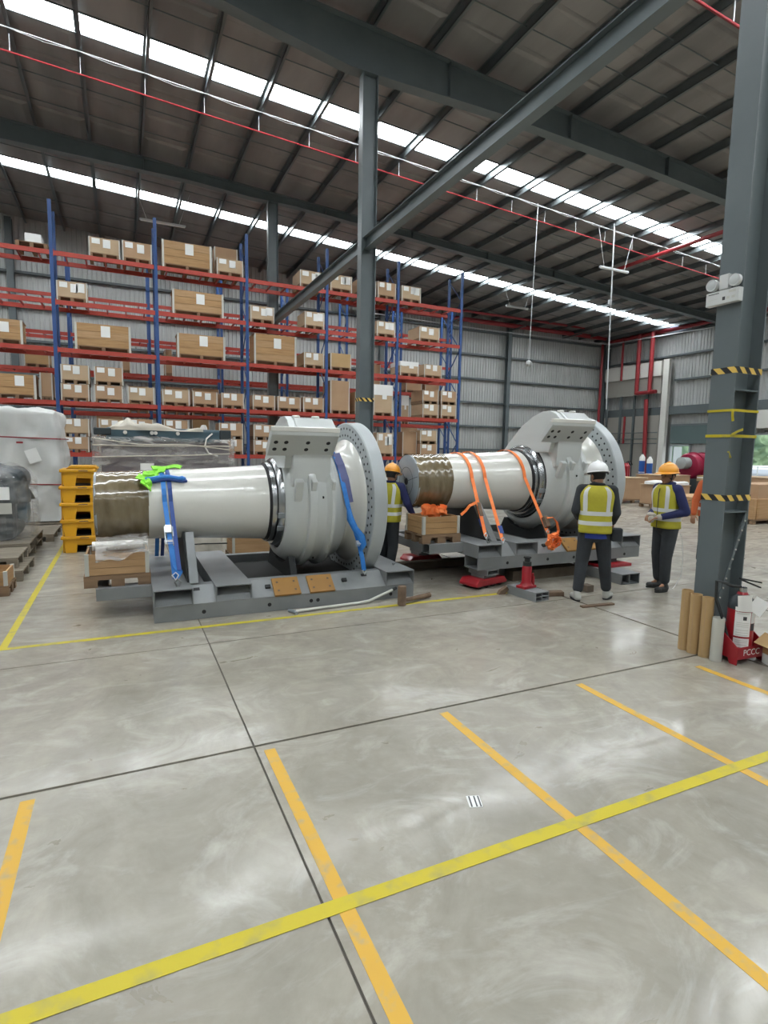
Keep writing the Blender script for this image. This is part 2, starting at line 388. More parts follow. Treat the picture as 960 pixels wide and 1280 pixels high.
for x in PX:
    z = roofz(x); zs = z-.22
    mb = MB()
    mb.box(x-.008, x+.008, YF, YB, zs, z); mb.box(x-.008, x+.07, YF, YB, zs, zs+.012); mb.box(x-.07, x+.008, YF, YB, z-.012, z)
    part('purlin', mb, 'purlin_steel', ceil_o)
# sag rods between purlins
for y in (9.3, 10.6, 14.3, 18.3, 19.6, 23.0, 27.0, 28.6):
    part('sag_rod', MB().tube([(PX[6], y, roofz(PX[6])-.11), (PX[-1], y, roofz(PX[-1])-.11)], 0.014, 6), 'steel_paint', ceil_o)
FY = [3.41, 12.25, 21.1, 29.9]
def rafter(y, bot):
    zt = lambda x: roofz(x)-.225
    mb = MB(); n = len(bot)
    poly = [(x, z) for x, z in bot]+[(x, zt(x)) for x, _ in reversed(bot)]
    r = part('rafter', mb.prism(poly, 'Y', y-.008, y+.008), 'steel_paint', ceil_o, norm=True)
    for name, fz, dz in (('bottom_flange', lambda x, z: z, -.02), ('top_flange', lambda x, z: zt(x)-.02, .018)):
        m2 = MB()
        for (xa, za), (xb, zb) in zip(bot[:-1], bot[1:]):
            a, b = fz(xa, za), fz(xb, zb)
            m2.add([(x,yy,zz) for x, z in ((xa,a),(xb,b)) for yy, zz in ((y-.14,z),(y+.14,z),(y+.14,z+dz),(y-.14,z+dz))],
                   [(0,3,2,1),(4,5,6,7)]+[(k,(k+1)%4,4+(k+1)%4,4+k) for k in range(4)])
        part(name, m2, 'steel_paint', r)
    for x in [v for v in (-6.0, 0.9, 7.2, 10.9, 14.6, 18.3, 22.0) ]:
        for s in (-1, 1):
            zb = next(z1+(z2-z1)*(x-x1)/(x2-x1) for (x1,z1),(x2,z2) in zip(bot[:-1], bot[1:]) if x1 <= x <= x2)
            part('stiffener', MB().box(x-.006, x+.006, min(y+s*.01, y+s*.13), max(y+s*.01, y+s*.13), zb, zt(x)), 'steel_paint', r)
    return r
B1 = [(XL, 11.85), (0.2, 10.78), (4.7, 10.08), (5.7, 10.08), (8.5, 10.12), (13.5, 9.98), (XR, 9.1)]
B2 = [(XL, 11.75), (-3, 10.92), (2.4, 10.85), (4.4, 10.72), (6, 10.72), (14, 10.2), (XR, 9.15)]
rafter(12.25, B1); rafter(21.1, B2)
rafter(3.41, B1); rafter(-5.45, B1)

# ------------------------------------------------------------------ walls
def clad(name, axis, fixed, sgn, a0, a1, z0f, z1f, pitch=0.20, dep=0.035):
    """ribbed sheet: profile along a, vertical ribs"""
    pts = []; a = a0
    while a < a1:
        for da, d in ((0, 0), (.10, 0), (.12, dep), (.16, dep), (.18, 0)):
            if a+da <= a1: pts.append((a+da, d))
        a += pitch
    pts.append((a1, 0)); vs = []; fs = []
    for p, d in pts:
        for z in (z0f(p), z1f(p)):
            vs.append((p, fixed+sgn*d, z) if axis == 'Y' else (fixed+sgn*d, p, z))
    for i in range(len(pts)-1): fs.append((2*i, 2*i+2, 2*i+3, 2*i+1))
    return MB().add(vs, fs)
Z0 = lambda p: 0.0
wb = struct(part('wall_back', clad('b', 'Y', YB, -1, XL, XR, Z0, lambda x: roofz(x)), 'cladding'))
def wall_piece(y0, y1, z0, z1): return clad('r', 'X', XR, -1, y0, y1, lambda p: z0, lambda p: z1)
DY0, DY1, DZ = 15.2, 19.95, 3.05
mbr = MB()
for a in ((YF, DY0, 0, roofz(XR)), (DY0, DY1, DZ, roofz(XR)), (DY1, 23.0, 0, roofz(XR)), (23.0, 24.25, 2.45, roofz(XR)), (24.25, YB, 0, roofz(XR))):
    q = wall_piece(*a); mbr.add(q.v, q.f)
wr = struct(part('wall_right', mbr, 'cladding'))
struct(part('wall_left', clad('l', 'X', XL, 1, YF, YB, Z0, lambda p: roofz(XL), 0.3), 'cladding'))
struct(part('wall_front', clad('f', 'Y', YF, 1, XL, XR, Z0, lambda x: roofz(x), 0.3), 'cladding'))
for z in (0.55, 2.02, 3.50, 4.98, 6.45, 7.93, 9.38):
    part('girt', MB().box(XL, XR-.3, YB-.25, YB-.05, z-.05, z+.05), 'girt', wb)
for x in (-13.0, -4.2, 4.6, 13.6, 22.55, 30.9):
    mb = MB(); d = .28
    mb.box(x-.13, x+.13, YB-.26-d, YB-.245-d+.0, 0, roofz(x)-.25); mb.box(x-.006, x+.006, YB-.25-d, YB-.26, 0, roofz(x)-.25); mb.box(x-.13, x+.13, YB-.27, YB-.255, 0, roofz(x)-.25)
    part('wall_post', mb, 'girt', wb)
for z, y0, y1 in ((6.5, YF, 24.3), (8.0, YF, 29.9), (3.74, 20.0, 24.3), (9.35, YF, 29.9)):
    part('girt', MB().box(XR-.25, XR-.05, y0, y1, z-.05, z+.05), 'girt', wr)
part('girt', MB().box(XR-.35, XR-.05, YF, 29.9, 4.40, 4.9), 'girt', wr)
for y in (3.41, 12.25, 21.1, 29.75):
    mb = MB().box(XR-.5, XR-.485, y-.13, y+.13, 0, 9.2); mb.box(XR-.5, XR-.06, y-.006, y+.006, 0, 9.2); mb.box(XR-.075, XR-.06, y-.13, y+.13, 0, 9.2)
    part('wall_post', mb, 'girt', wr)
# white fascia, mezzanine recess and pale posts on the right wall
part('fascia_panel', MB().box(XR-.6, XR-.3, 25.0, 29.5, 6.85, 7.75), 'white_fascia', wr)
part('recess_panel', MB().box(XR-.5, XR-.42, 25.0, 29.5, 5.75, 6.85), 'mezz_wall', wr)
part('lower_panel', MB().box(XR-.45, XR-.38, 25.0, 29.5, 0.0, 4.4), 'mezz_wall', wr)
part('post_white', MB().box(XR-.6, XR-.35, 24.45, 24.85, 0.0, 7.8), 'white_fascia', wr)
for y in (25.9, 26.9, 28.0, 29.2):
    part('recess_post', MB().box(XR-.62, XR-.5, y-.06, y+.06, 0.0, 5.75), 'girt', wr)
for z in (3.3, 2.9, 2.6):
    part('handrail', MB().tube([(XR-.7, 24.9, z), (XR-.7, 29.6, z)], .03, 6), 'girt', wr)
# door beside the white post, and the open vehicle doorway
d1 = struct(thing('door_1', 'x', 'door', (XR-.1, 23.0, 0))); del d1['label']; del d1['category']
part('door_frame', MB().box(-.12, .1, -.08, .0, 0, 2.5).box(-.12, .1, 1.25, 1.33, 0, 2.5).box(-.12, .1, -.08, 1.33, 2.45, 2.55), 'door_grey', d1)
part('door_leaf', MB().box(.15, .9, 1.20, 1.24, .02, 2.42), 'door_grey', d1)
part('transom_panel', MB().box(-.12, -.06, -3.0, 1.3, 2.6, 3.7), 'glass_dim', d1)
d2 = struct(thing('door_2', 'x', 'door', (XR-.1, 0, 0))); del d2['label']; del d2['category']
part('door_frame', MB().box(-.12, .2, DY0-.1, DY0, 0, DZ+.1).box(-.12, .2, DY1, DY1+.1, 0, DZ+.1).box(-.12, .2, DY0-.1, DY1+.1, DZ, DZ+.12), 'door_grey', d2)
part('shutter_box', MB().box(-.5, -.12, DY0-.2, DY1+.2, 3.4, 4.35), 'white_fascia', d2)

# ------------------------------------------------------------------ columns and tie beam
def column(y, top, label, group=None):
    c = thing('steel_column', label, 'column', (5.0, y, 0))
    part('flange', MB().box(0, .016, -.115, .115, 0, top), 'steel_paint', c, bevel=.003)
    part('flange', MB().box(.35, .366, -.115, .115, 0, top), 'steel_paint', c, bevel=.003)
    part('web', MB().box(.016, .35, -.006, .006, 0, top), 'steel_paint', c)
    part('base_plate', MB().box(-.05, .42, -.16, .16, 0, .025), 'steel_paint', c)
    return c
c0 = column(3.41, 10.06, 'big grey steel column with hazard tape, emergency lamp and cardboard tubes at its foot')
for z in (6.2, 2.45, 1.33): part('stiffener', MB().box(.016, .35, -.11, -.006, z, z+.012), 'steel_paint', c0)
part('gusset_plate', MB().prism([(.02,.42),(.02,.50),(.34,1.33),(.34,1.24)], 'Y', -.112, -.10), 'steel_paint', c0, norm=True)
for k in range(9): part('rivet', MB().lathe([(0, .009), (.008, .009)], (.05+.27*k/8, -.122, .53+.72*k/8), 'Y', 8), 'edge_metal', c0)
c1 = column(12.25, 10.06, 'grey steel column standing behind the strapped white shaft')
c2 = column(21.1, 10.72, 'grey steel column rising between the two rows of racks')
tb = thing('tie_beam', 'long grey horizontal tie beam linking the steel columns below the roof', 'beam', (5.18, 3.41, 6.38))
for y0, y1 in ((.0, 8.84), (8.84, 17.69)):
    part('beam_section', MB().box(-.09, .09, y0+.12 if y0 else .02, y1-.01, 0.0, .012).box(-.006, .006, y0+.12 if y0 else .02, y1-.01, .012, .27).box(-.09, .09, y0+.12 if y0 else .02, y1-.01, .27, .282), 'steel_paint', tb)
def band(name, col, z, h, label, cat, m, t=.004, grp=None):
    y = col.location.y; x0, x1 = 5.0-t, 5.366+t
    mb = MB(); ya, yb = y-.115-t, y+.115+t
    o = [(x0,ya),(x1,ya),(x1,yb),(x0,yb)]; i = [(x0+t,ya+t),(x1-t,ya+t),(x1-t,yb-t),(x0+t,yb-t)]
    vs = [(u,v,zz) for zz in (z-h/2, z+h/2) for r in (o,i) for u,v in r]; fs = []
    for k in range(4):
        j = (k+1)%4; fs += [(k,j,8+j,8+k),(4+j,4+k,12+k,12+j),(j,k,4+k,4+j),(8+k,8+j,12+j,12+k)]
    return tag(part(name, mb.add(vs, fs), m), label, cat, grp)
band('hazard_tape', c0, 2.63, .055, 'black and yellow hazard tape wrapped round big column below the lamp', 'tape', 'hazard_tape')
band('hazard_tape', c0, 1.47, .055, 'black and yellow hazard tape wrapped round big column at chest height', 'tape', 'hazard_tape')
band('hazard_tape', c1, 3.02, .08, 'black and yellow hazard tape round the column behind the shafts', 'tape', 'hazard_tape')
b1 = band('yellow_ribbon', c0, 2.27, .022, 'thin yellow ribbon tied round big column, upper one with hanging end', 'ribbon', 'tape_yellow', .006)
part('hanging_end', MB().ribbon([(4.99, 3.285, 2.27), (4.985, 3.28, 2.22), (4.99, 3.275, 2.17)], (0,1,0), .022, .003), 'tape_yellow', b1)
b2 = band('yellow_ribbon', c0, 2.04, .026, 'thin yellow ribbon knotted round big column, lower one', 'ribbon', 'tape_yellow', .006)
part('loose_end', MB().ribbon([(5.0, 3.28, 2.05), (5.06, 3.27, 2.08), (5.12, 3.26, 2.10)], (0,0,1), .02, .003), 'tape_yellow', b2)
tag(part('tape_scrap', MB().ribbon([(4.998, 3.30, 1.90), (5.015, 3.285, 1.84)], (0,1,0), .02, .003), 'tape_yellow'), 'short scrap of yellow tape stuck to big column under the ribbons', 'tape')

# emergency lamp on the column
el = thing('emergency_lamp', 'white twin-head emergency lamp box fixed to big steel column', 'lamp', (4.998, 3.44, 3.22))
part('housing', MB().box(-.06, 0, -.155, .155, 0, .12), 'lamp_grey', el, bevel=.006)
part('lamp_body', MB().box(-.05, -.0, -.045, .045, .13, .26), 'lamp_grey', el, bevel=.006)
part('bracket', MB().box(-.03, -.005, -.02, .02, .11, .15), 'lamp_grey', el)
for s in (-1, 1):
    h = part('lamp_head', MB().lathe([(-.065,.03),(-.07,.052),(-.03,.052),(0,.028)], (0, s*.105, .185-.0*s), 'X', 24), 'lamp_grey', el, True)
    part('lens', MB().lathe([(-.075,.001),(-.0735,.03),(-.069,.043)], (0, s*.105, .185), 'X', 24), 'lamp_lens', h, True)
part('arm', MB().tube([(-.03,.05,.19),(-.03,.12,.215),(-.03,.165,.21)], .014, 8), 'lamp_grey', el)
part('printed_mark', MB().box(-.0615,-.06,.03,.13,.098,.104), 'ink', el); part('printed_mark', MB().box(-.0615,-.06,-.03,-.005,.03,.06), 'ink', el)
part('printed_panel', MB().box(-.0615,-.06,-.125,-.06,.085,.107), 'edge_metal', el)
for q in ((.04,.13,.05,.053), (-.07,-.045,.035,.055), (-.12,-.09,.035,.055)): part('printed_line', MB().box(-.0615,-.06,*q), 'edge_metal', el)

# ------------------------------------------------------------------ floor tape
def tape(x0, x1, y0, y1, m, label, z=0.0): return tag(part('floor_tape', MB().box(x0, x1, y0, y1, 0.0003+z, 0.0016+z), m), label, 'floor marking')
tape(-2.6, 6.2, 1.912, 1.985, 'tape_yellow', 'long yellow floor line crossing the orange lines in front of the wide joint', .0016)
for k, x in enumerate((-0.505, 0.765, 2.015, 3.285, 4.555)):
    tape(x-.034, x+.034, 0.2, 3.24-(.12 if k == 4 else 0), 'tape_orange', ['first', 'second', 'third', 'fourth', 'fifth'][k]+' orange parking line, counted from the pallets towards the extinguisher')
tape(-1.07, 4.62, 5.82, 5.885, 'tape_yellow', 'thin yellow floor line running in front of the shaft frames')
tape(-1.075, -1.01, 5.885, 13.5, 'tape_yellow', 'thin yellow floor line running between the pallets and yellow crates')
sc = tag(part('paper_scrap', MB().obox((1.64, 2.30, .0012), (.034,-.012,0), (.018,.045,0), (0,0,.0009)), 'paper'), 'small white paper scrap with black diagonal stripes on the concrete floor', 'paper')
for k in (-.6, .15, .75):
    part('stripe', MB().obox((1.64+.034*k, 2.30-.012*k, .0024), (.004,-.001,0), (.017,.042,0), (0,0,.0003)), 'ink', sc)

# ------------------------------------------------------------------ main shafts on transport frames
AY, AZ = 1.08, 1.155
def make_shaft(label):
    t = thing('turbine_shaft', label, 'shaft')
    part('shaft_body', MB().lathe([(-.0,.41),(.0,.412),(.5,.425),(1.0,.455),(1.39,.482),(1.39,.40)], (0,AY,AZ), 'X', 72), 'white_paint', t, True)
    # wrapped journal: slightly lumpy film
    prof = []; n = 72; m = 26; vs = []; fs = []
    for i in range(m+1):
        x = -.556+.56*i/m; r = .388+.022*i/m
        for k in range(n):
            a = 2*PI*k/n
            d = .006*noise.noise((x*6, math.cos(a)*3, math.sin(a)*3))+.004*math.sin(x*60+math.sin(a*3))
            vs.append((x, AY+(r+d)*math.cos(a), AZ+(r+d)*math.sin(a)))
    for i in range(m):
        for k in range(n): fs.append((i*n+k, i*n+(k+1)%n, (i+1)*n+(k+1)%n, (i+1)*n+k))
    wj = part('wrapped_journal', MB().add(vs, fs), 'wrap_brown', t, True)
    wj['label'] = 'brown greased journal under clear stretch film'
    ef = part('end_face', MB().lathe([(-.552,.0),(-.552,.055),(-.56,.06),(-.56,.37),(-.55,.387),(-.53,.388)], (0,AY,AZ), 'X', 64), 'raw_steel', t, True)
    part('centre_hole', MB().lathe([(-.5605,.0005),(-.5605,.05),(-.555,.05)], (0,AY,AZ), 'X', 24), 'black', ef)
    mb = MB()
    for a in (.8, 2.9, 4.4): mb.bar((-.561, AY+.07*math.cos(a), AZ+.07*math.sin(a)), (-.561, AY+.36*math.cos(a), AZ+.36*math.sin(a)), .006, .002, (1,0,0))
    mb.lathe([(-.562,.205),(-.5605,.205),(-.5605,.211),(-.562,.211)], (0,AY,AZ), 'X', 40, closed=True)
    part('scribe_lines', mb, 'rubber', ef)
    part('seal_gap', MB().lathe([(1.36,.47),(1.385,.496),(1.40,.496),(1.40,.46)], (0,AY,AZ), 'X', 64), 'black', t, True)
    part('seal_ring', MB().lathe([(1.40,.46),(1.40,.513),(1.412,.518),(1.455,.518),(1.462,.50),(1.462,.46)], (0,AY,AZ), 'X', 72), 'chrome', t, True, 30)
    part('seal_ring', MB().lathe([(1.462,.46),(1.465,.545),(1.475,.555),(1.50,.575),(1.53,.585),(1.55,.585),(1.55,.46)], (0,AY,AZ), 'X', 72), 'chrome', t, True, 30)
    for a in (3.35, 3.65):
        mb = MB().obox((1.50, AY+.585*math.cos(a), AZ+.585*math.sin(a)), (.05,0,0), (0,-.03*math.sin(a),.03*math.cos(a)), (0,.012*math.cos(a),.012*math.sin(a)))
        part('seal_clip', mb, 'raw_steel', t)
    h = part('bearing_housing', MB().lathe([(1.575,.50),(1.575,.60),(1.53,.615),(1.53,.66),(1.545,.69),(1.60,.74),(1.66,.775),(1.72,.80),(1.76,.80),(1.775,.845),(1.80,.852),(1.845,.852),(1.865,.845),(1.88,.805),
        (2.00,.80),(2.03,.82),(2.05,.855),(2.085,.855),(2.11,.84),(2.13,.79),(2.20,.765),(2.27,.745),(2.285,.70),(2.285,.5)], (0,AY,AZ), 'X', 96), 'grey_white_paint', t, True, 28)
    part('seal_groove', MB().lathe([(1.56,.5),(1.555,.61),(1.57,.61)], (0,AY,AZ), 'X', 64), 'rubber', h, True)
    for a in (3.0, 4.2, 5.2):
        mb = MB().lathe([(-.01,.016),(.006,.016),(.008,.01)], (1.95, AY+.805*math.cos(a), AZ+.805*math.sin(a)), 'X', 10)
        part('plug', mb, 'rubber', h)
    for x, w in ((1.64, .05), (1.822, .034), (2.067, .024)):
        mb = MB().obox((x, .285+.0*x, 1.36), (w, 0, 0), (0, .03, .02), (0, -.05, .12))
        part('rib', mb, 'grey_white_paint', h, bevel=.01)
    # mounting foot on top: body, lip plate, bolt holes underneath
    ft = part('mounting_foot', MB().prism([(.34,1.40),(.31,1.78),(.14,2.03),(.14,2.10),(.30,2.215),(.55,2.225),(.74,2.185),(1.07,2.05),(1.50,1.70),(1.55,1.45),(1.50,1.35)], 'X', 1.58, 2.06), 'grey_white_paint', t, norm=True, bevel=.012)
    part('lip_plate', MB().prism([(.33,1.765),(.095,2.005),(.095,2.05),(.16,2.075),(.40,1.82)], 'X', 1.27, 2.08), 'grey_white_paint', ft, norm=True, bevel=.006)
    part('lip_bar', MB().box(1.265, 2.085, .085, .13, 2.045, 2.10), 'white_paint', ft, bevel=.006)
    # arch cheek and bosses
    arch = [(1.27+.0, 2.08)]; 
    part('side_cheek', MB().prism([(.42,1.62),(.36,1.78),(.16,2.06),(.30,2.19),(.42,2.235),(.60,2.235),(.80,2.17),(1.07,2.03),(1.44,1.72),(1.30,1.60)], 'X', 1.50, 1.60), 'grey_white_paint', ft, norm=True, bevel=.008)
    for x in (1.62, 1.86): part('boss', MB().lathe([(0,.05),(.02,.05),(.03,.04)], (x, .34, 2.213), 'Z', 20), 'white_paint', ft, True)
    dv = Vector((0, .235, -.24)).normalized(); nv = Vector((0, -.24, -.235)).normalized()
    for x in (1.34, 1.46, 1.72, 1.97):
        for k in (.115, .225):
            c = Vector((x, .095, 2.005))+dv*k
            ax = Vector((1,0,0)); mb = MB(); pts = [c+nv*.0015+(ax*math.cos(2*PI*q/14)+dv*math.sin(2*PI*q/14))*.026 for q in range(14)]
            mb.add(pts, [tuple(range(14))]); mb.add([p+nv*.001 for p in pts], [tuple(range(13,-1,-1))])
            part('bolt_hole', mb, 'black', ft)
    part('bell_neck', MB().lathe([(2.24,.60),(2.26,.70),(2.30,.705),(2.33,.66),(2.37,.66),(2.42,.70),(2.46,.765),(2.495,.82),(2.52,.835)], (0,AY,AZ), 'X', 96), 'white_paint', t, True, 60)
    fl_ = part('hub_flange', MB().lathe([(2.515,.5),(2.515,.835),(2.512,1.045),(2.525,1.06),(2.68,1.068),(2.695,1.058),(2.695,.4)], (0,AY,AZ), 'X', 120), 'flange_paint', t, True, 30)
    hm0 = MB().lathe([(-.003, .0165), (.0, .0165)], (0, 0, 0), 'X', 10).mesh('bolt_hole')
    for R_, ph in ((.985, 0), (.893, .5)):
        for k in range(56):
            a = 2*PI*(k+ph)/56; o = link('bolt_hole', hm0, 'black', fl_); o.location = (2.513, AY+R_*math.cos(a), AZ+R_*math.sin(a))
    return t
RAIL = [(0,0),(0,.17),(.2,.33),(.32,.33),(.32,0)]
def make_frame(label):
    t = thing('transport_frame', label, 'frame')
    def rail(mirror):
        mb = MB(); W = 2.16
        P = [(y if not mirror else W-y, z) for y, z in RAIL]
        I = [(.012,.012),(.012,.165),(.205,.318),(.308,.318),(.308,.012)]; I = [(y if not mirror else W-y, z) for y, z in I]
        n = 5; x0, x1 = 0.0, 3.07
        vs = [(x,u,v) for x in (x0,x1) for R in (P,I) for u,v in R]; fs = []
        for k in range(n):
            j = (k+1)%n; fs += [(k,j,10+j,10+k),(5+j,5+k,15+k,15+j),(j,k,5+k,5+j),(10+k,10+j,15+j,15+k)]
        return part('side_rail', mb.add(vs, fs), 'frame_steel', t, norm=True)
    r = rail(False); rail(True)
    for x, z in ((.499,.075),(1.216,.08),(1.71,.077),(1.793,.078),(2.75,.06)):
        part('hole', MB().lathe([(-.0015,.022),(.002,.022)], (x, 0, z), 'Y', 16), 'black', r)
    for x in (.44, 2.44):
        part('slot', MB().obox((x, .152, .2955), (.035,0,0), (0,.014,.0112), (0,-.0018,.0022)), 'black', r)
    for x in (1.22, 2.16): part('bracket', MB().obox((x, .105, .262), (.03,0,0), (0,.016,.0128), (0,-.012,.015)), 'rubber', r)
    for x0 in (0.0, .63, 2.68):
        part('fork_pocket', MB().rtube(x0-.003, x0+.393, .165, .347, -.006, 2.166, .012), 'frame_steel', t, norm=True, bevel=.002)
    part('deck_plate', MB().box(1.03, 2.66, .33, 1.83, .20, .225), 'rubber', t)
    part('deck_plate', MB().box(.40, .62, .33, 1.83, .16, .18), 'frame_steel', t)
    part('end_beam', MB().rtube(.36, .54, .20, .33, -.55, 0, .01, 'X'), 'frame_steel', t, norm=True)
    part('end_beam', MB().rtube(1.62, 1.80, .20, .33, -.55, 0, .01, 'X'), 'frame_steel', t, norm=True)
    part('end_beam', MB().box(-.56, -.44, .54, 1.62, .20, .33), 'frame_steel', t)
    # cradle: two sloped legs, web plate and saddle
    cr = part('cradle_web', MB().prism([(.28,.348),(.72,.86),(.80,.83),(.92,.755),(1.08,.733),(1.24,.755),(1.36,.83),(1.44,.86),(1.88,.348)], 'X', .36, .385), 'rubber', t, norm=True)
    for s in (0, 1):
        q = (lambda y: y) if s == 0 else (lambda y: 2.16-y)
        part('cradle_flange', MB().prism([(q(.22),.347),(q(.30),.347),(q(.74),.84),(q(.66),.86)], 'X', .38, .475), 'frame_steel', cr, norm=True, bevel=.003)
    # support under the housing
    part('housing_support', MB().prism([(.45,.226),(.60,.50),(.66,.49),(.80,.405),(.94,.37),(1.08,.36),(1.22,.37),(1.36,.405),(1.50,.49),(1.56,.50),(1.71,.226)], 'X', 1.60, 1.68), 'rubber', t, norm=True)
    for y0 in (.42, 1.54): part('flange_support', MB().box(2.45, 2.66, y0, y0+.20, .0, .185), 'brown_pad', t)
    part('lug', MB().tube([(.24,.12,.348),(.22,.12,.40),(.25,.12,.43),(.28,.12,.40),(.26,.12,.348)], .010, 8), 'frame_steel', t, True)
    part('lug', MB().tube([(2.95,.35,.347),(2.93,.35,.37),(2.97,.35,.37),(2.95,.35,.347)], .008, 8), 'frame_steel', t, True)
    return t
O1 = (0.246, 6.15, 0.0); O2 = (4.31, 6.18, 0.25)
f1 = make_frame('grey steel transport frame standing on the floor under the blue-strapped shaft'); f1.location = O1
s1 = make_shaft('white turbine main shaft lashed with blue straps on its floor-standing frame'); s1.location = O1
f2 = copy_tree(f1); f2['label'] = 'grey steel transport frame raised on red rollers under the orange-strapped shaft'; f2.location = O2
s2 = copy_tree(s1); s2['label'] = 'white turbine main shaft lashed with orange straps on its raised frame'; s2.location = O2
# loose brown pads on the sloped rail
def pads(O, xs, names, skew=0.0):
    for x, nm in zip(xs, names):
        p = thing('bolt_plate', nm, 'plate', (O[0]+x, O[1], O[2])); u = Vector((0, .2, .16)).normalized(); nn = Vector((0, -.16, .2)).normalized()
        c = Vector((0, 0, .17))+u*.115+nn*.016
        part('plate', MB().obox(c, (.155,0,0), u*.125, nn*.015), 'brown_pad', p, bevel=.004)
        for i in (-1, 1):
            for j in (-1, 1):
                part('hole', MB().obox(c+Vector((i*.10,0,0))+u*j*.06+nn*.0152, (.012,0,0), u*.012, nn*.0006), 'rust', p)
pads(O1, (1.43, 1.85), ('brown square bolt plate lying on the floor-standing frame, next to the cradle pocket', 'brown square bolt plate lying on the floor-standing frame, next to the hub flange'))
pads(O2, (1.72, 2.13), ('brown bolt plate lying on the raised frame, beside the orange strap bundle', 'brown bolt plate lying on the raised frame, behind the worker in white helmet'))

# ------------------------------------------------------------------ crates on the frames, straps
def pallet(parent, x0, x1, y0, y1, z, m='pallet_wood', h=.14, boards=5, name='pallet'):
    p = part(name, MB().box(x0, x1, y0, y0+.02, z+h-.045, z+h-.022).box(x0, x1, (y0+y1)/2-.05, (y0+y1)/2+.05, z+h-.045, z+h-.022).box(x0, x1, y1-.02, y1, z+h-.045, z+h-.022), m, parent)
    w = (y1-y0)/boards
    for k in range(boards): part('deck_board', MB().box(x0, x1, y0+w*k+.008, y0+w*(k+1)-.008, z+h-.022, z+h), m, p)
    for yy in (y0+.001, (y0+y1)/2-.05, y1-.101):
        for xx in (x0+.001, (x0+x1)/2-.065, x1-.131): part('block', MB().box(xx, xx+.13, yy, yy+.10, z, z+h-.046), m, p)
    return p
def open_crate(name, label, x0, x1, y0, y1, z, h, m):
    c = thing(name, label, 'crate', (x0, y0, z)); X, Y = x1-x0, y1-y0
    pallet(c, -.02, X+.02, -.02, Y+.02, 0, 'pallet_wood', .125, 4)
    zb = .127; n = 3; hh = (h-zb)/n
    for k in range(n):
        for (a, b, cc, d) in ((0,X,0,.02),(0,X,Y-.02,Y),(0,.02,.021,Y-.021),(X-.02,X,.021,Y-.021)):
            part('plank', MB().box(a, b, cc, d, zb+hh*k+.002, zb+hh*(k+1)-.002), m, c)
    for xx, yy in ((-.006,-.006),(X-.034,-.006),(-.006,Y-.034),(X-.034,Y-.034)):
        part('corner_bracket', MB().box(xx, xx+.04, yy, yy+.04, zb, h+.003), 'edge_metal', c)
    return c
open_crate('wooden_crate', 'wooden crate on the frame end holding a roll wrapped in plastic', -0.40, 0.22, 6.60, 7.18, .331, .36, 'pine')
open_crate('wooden_crate', 'wooden crate on the raised frame end filled with orange straps', 3.70, 4.28, 6.62, 7.12, .581, .37, 'plywood')
# roll of film and crumpled plastic in the first crate
rl = thing('plastic_roll', 'roll under crumpled white plastic film lying in the wooden crate', 'roll', (0, 0, 0))
part('roll_core', MB().lathe([(0,.0),(0,.03),(-.004,.031),(-.004,.048),(.004,.052),(.5,.052)], (-.33, 6.72, .76), 'X', 24), 'plastic_roll', rl, True)
part('core_hole', MB().lathe([(-.006,.0005),(-.006,.029),(0,.029)], (-.33, 6.72, .76), 'X', 20), 'black', rl)
vs = []; nx, ny = 22, 14
for i in range(nx+1):
    for j in range(ny+1):
        u, v = i/nx, j/ny; x = -.30+.52*u; y = 6.56+.55*v
        z = .80+.045*math.sin(v*PI)+.05*noise.noise((x*7, y*7, 1.3))-.02*(1-u)
        if v < .15: z -= (.15-v)*1.1*(1.2-.7*u)
        if v > .85: z -= (v-.85)*.6
        vs.append((x, y, z))
fs = [(i*(ny+1)+j, (i+1)*(ny+1)+j, (i+1)*(ny+1)+j+1, i*(ny+1)+j+1) for i in range(nx) for j in range(ny)]
o = part('film_sheet', MB().add(vs, fs), 'stretch_film', rl, True, None)
# orange strap heap in the second crate
hp = thing('strap_heap', 'loose heap of bright orange webbing straps in the wooden crate', 'strap', (3.99, 6.85, .975))
rnd = random.Random(3)
for k in range(9):
    a = rnd.uniform(0, 6.28); pts = []
    for q in range(7):
        a += rnd.uniform(.5, 1.3); r = rnd.uniform(.05, .19)
        pts.append((r*math.cos(a)*1.1, r*math.sin(a)*.8, -.05+.012*k+rnd.uniform(0, .05)))
    pp = []
    for i in range(len(pts)-1):
        for s in (0, .33, .66): pp.append(Vector(pts[i]).lerp(Vector(pts[i+1]), s)+Vector((0,0,.025*math.sin(s*PI))))
    part('strap', MB().ribbon(pp, (rnd.uniform(-.3,.3), rnd.uniform(-.3,.3), 1), .05, .006), 'strap_orange', hp)

def over(O, x0, x1, anchor, R, back=True, n=16, a0=-.15):
    """strap from anchor up the front of the shaft, over the top; local coordinates"""
    pts = [Vector(anchor)]
    for k in range(n+1):
        a = PI+a0-(PI*.98+a0)*k/n if back else PI+a0-(PI*.6)*k/n
        s = k/n; pts.append(Vector((x0+(x1-x0)*s, AY+R*math.cos(a), AZ+R*math.sin(a))))
    p0, p1 = pts[0], pts[1]; mid = [p0.lerp(p1, s) for s in (.0, .2, .4, .6, .8)]
    pts = mid+pts[1:]
    if back: pts += [Vector((x1, AY+R*.97, AZ-.3)), Vector((x1, 1.95, .36))]
    return [p+Vector(O) for p in pts]
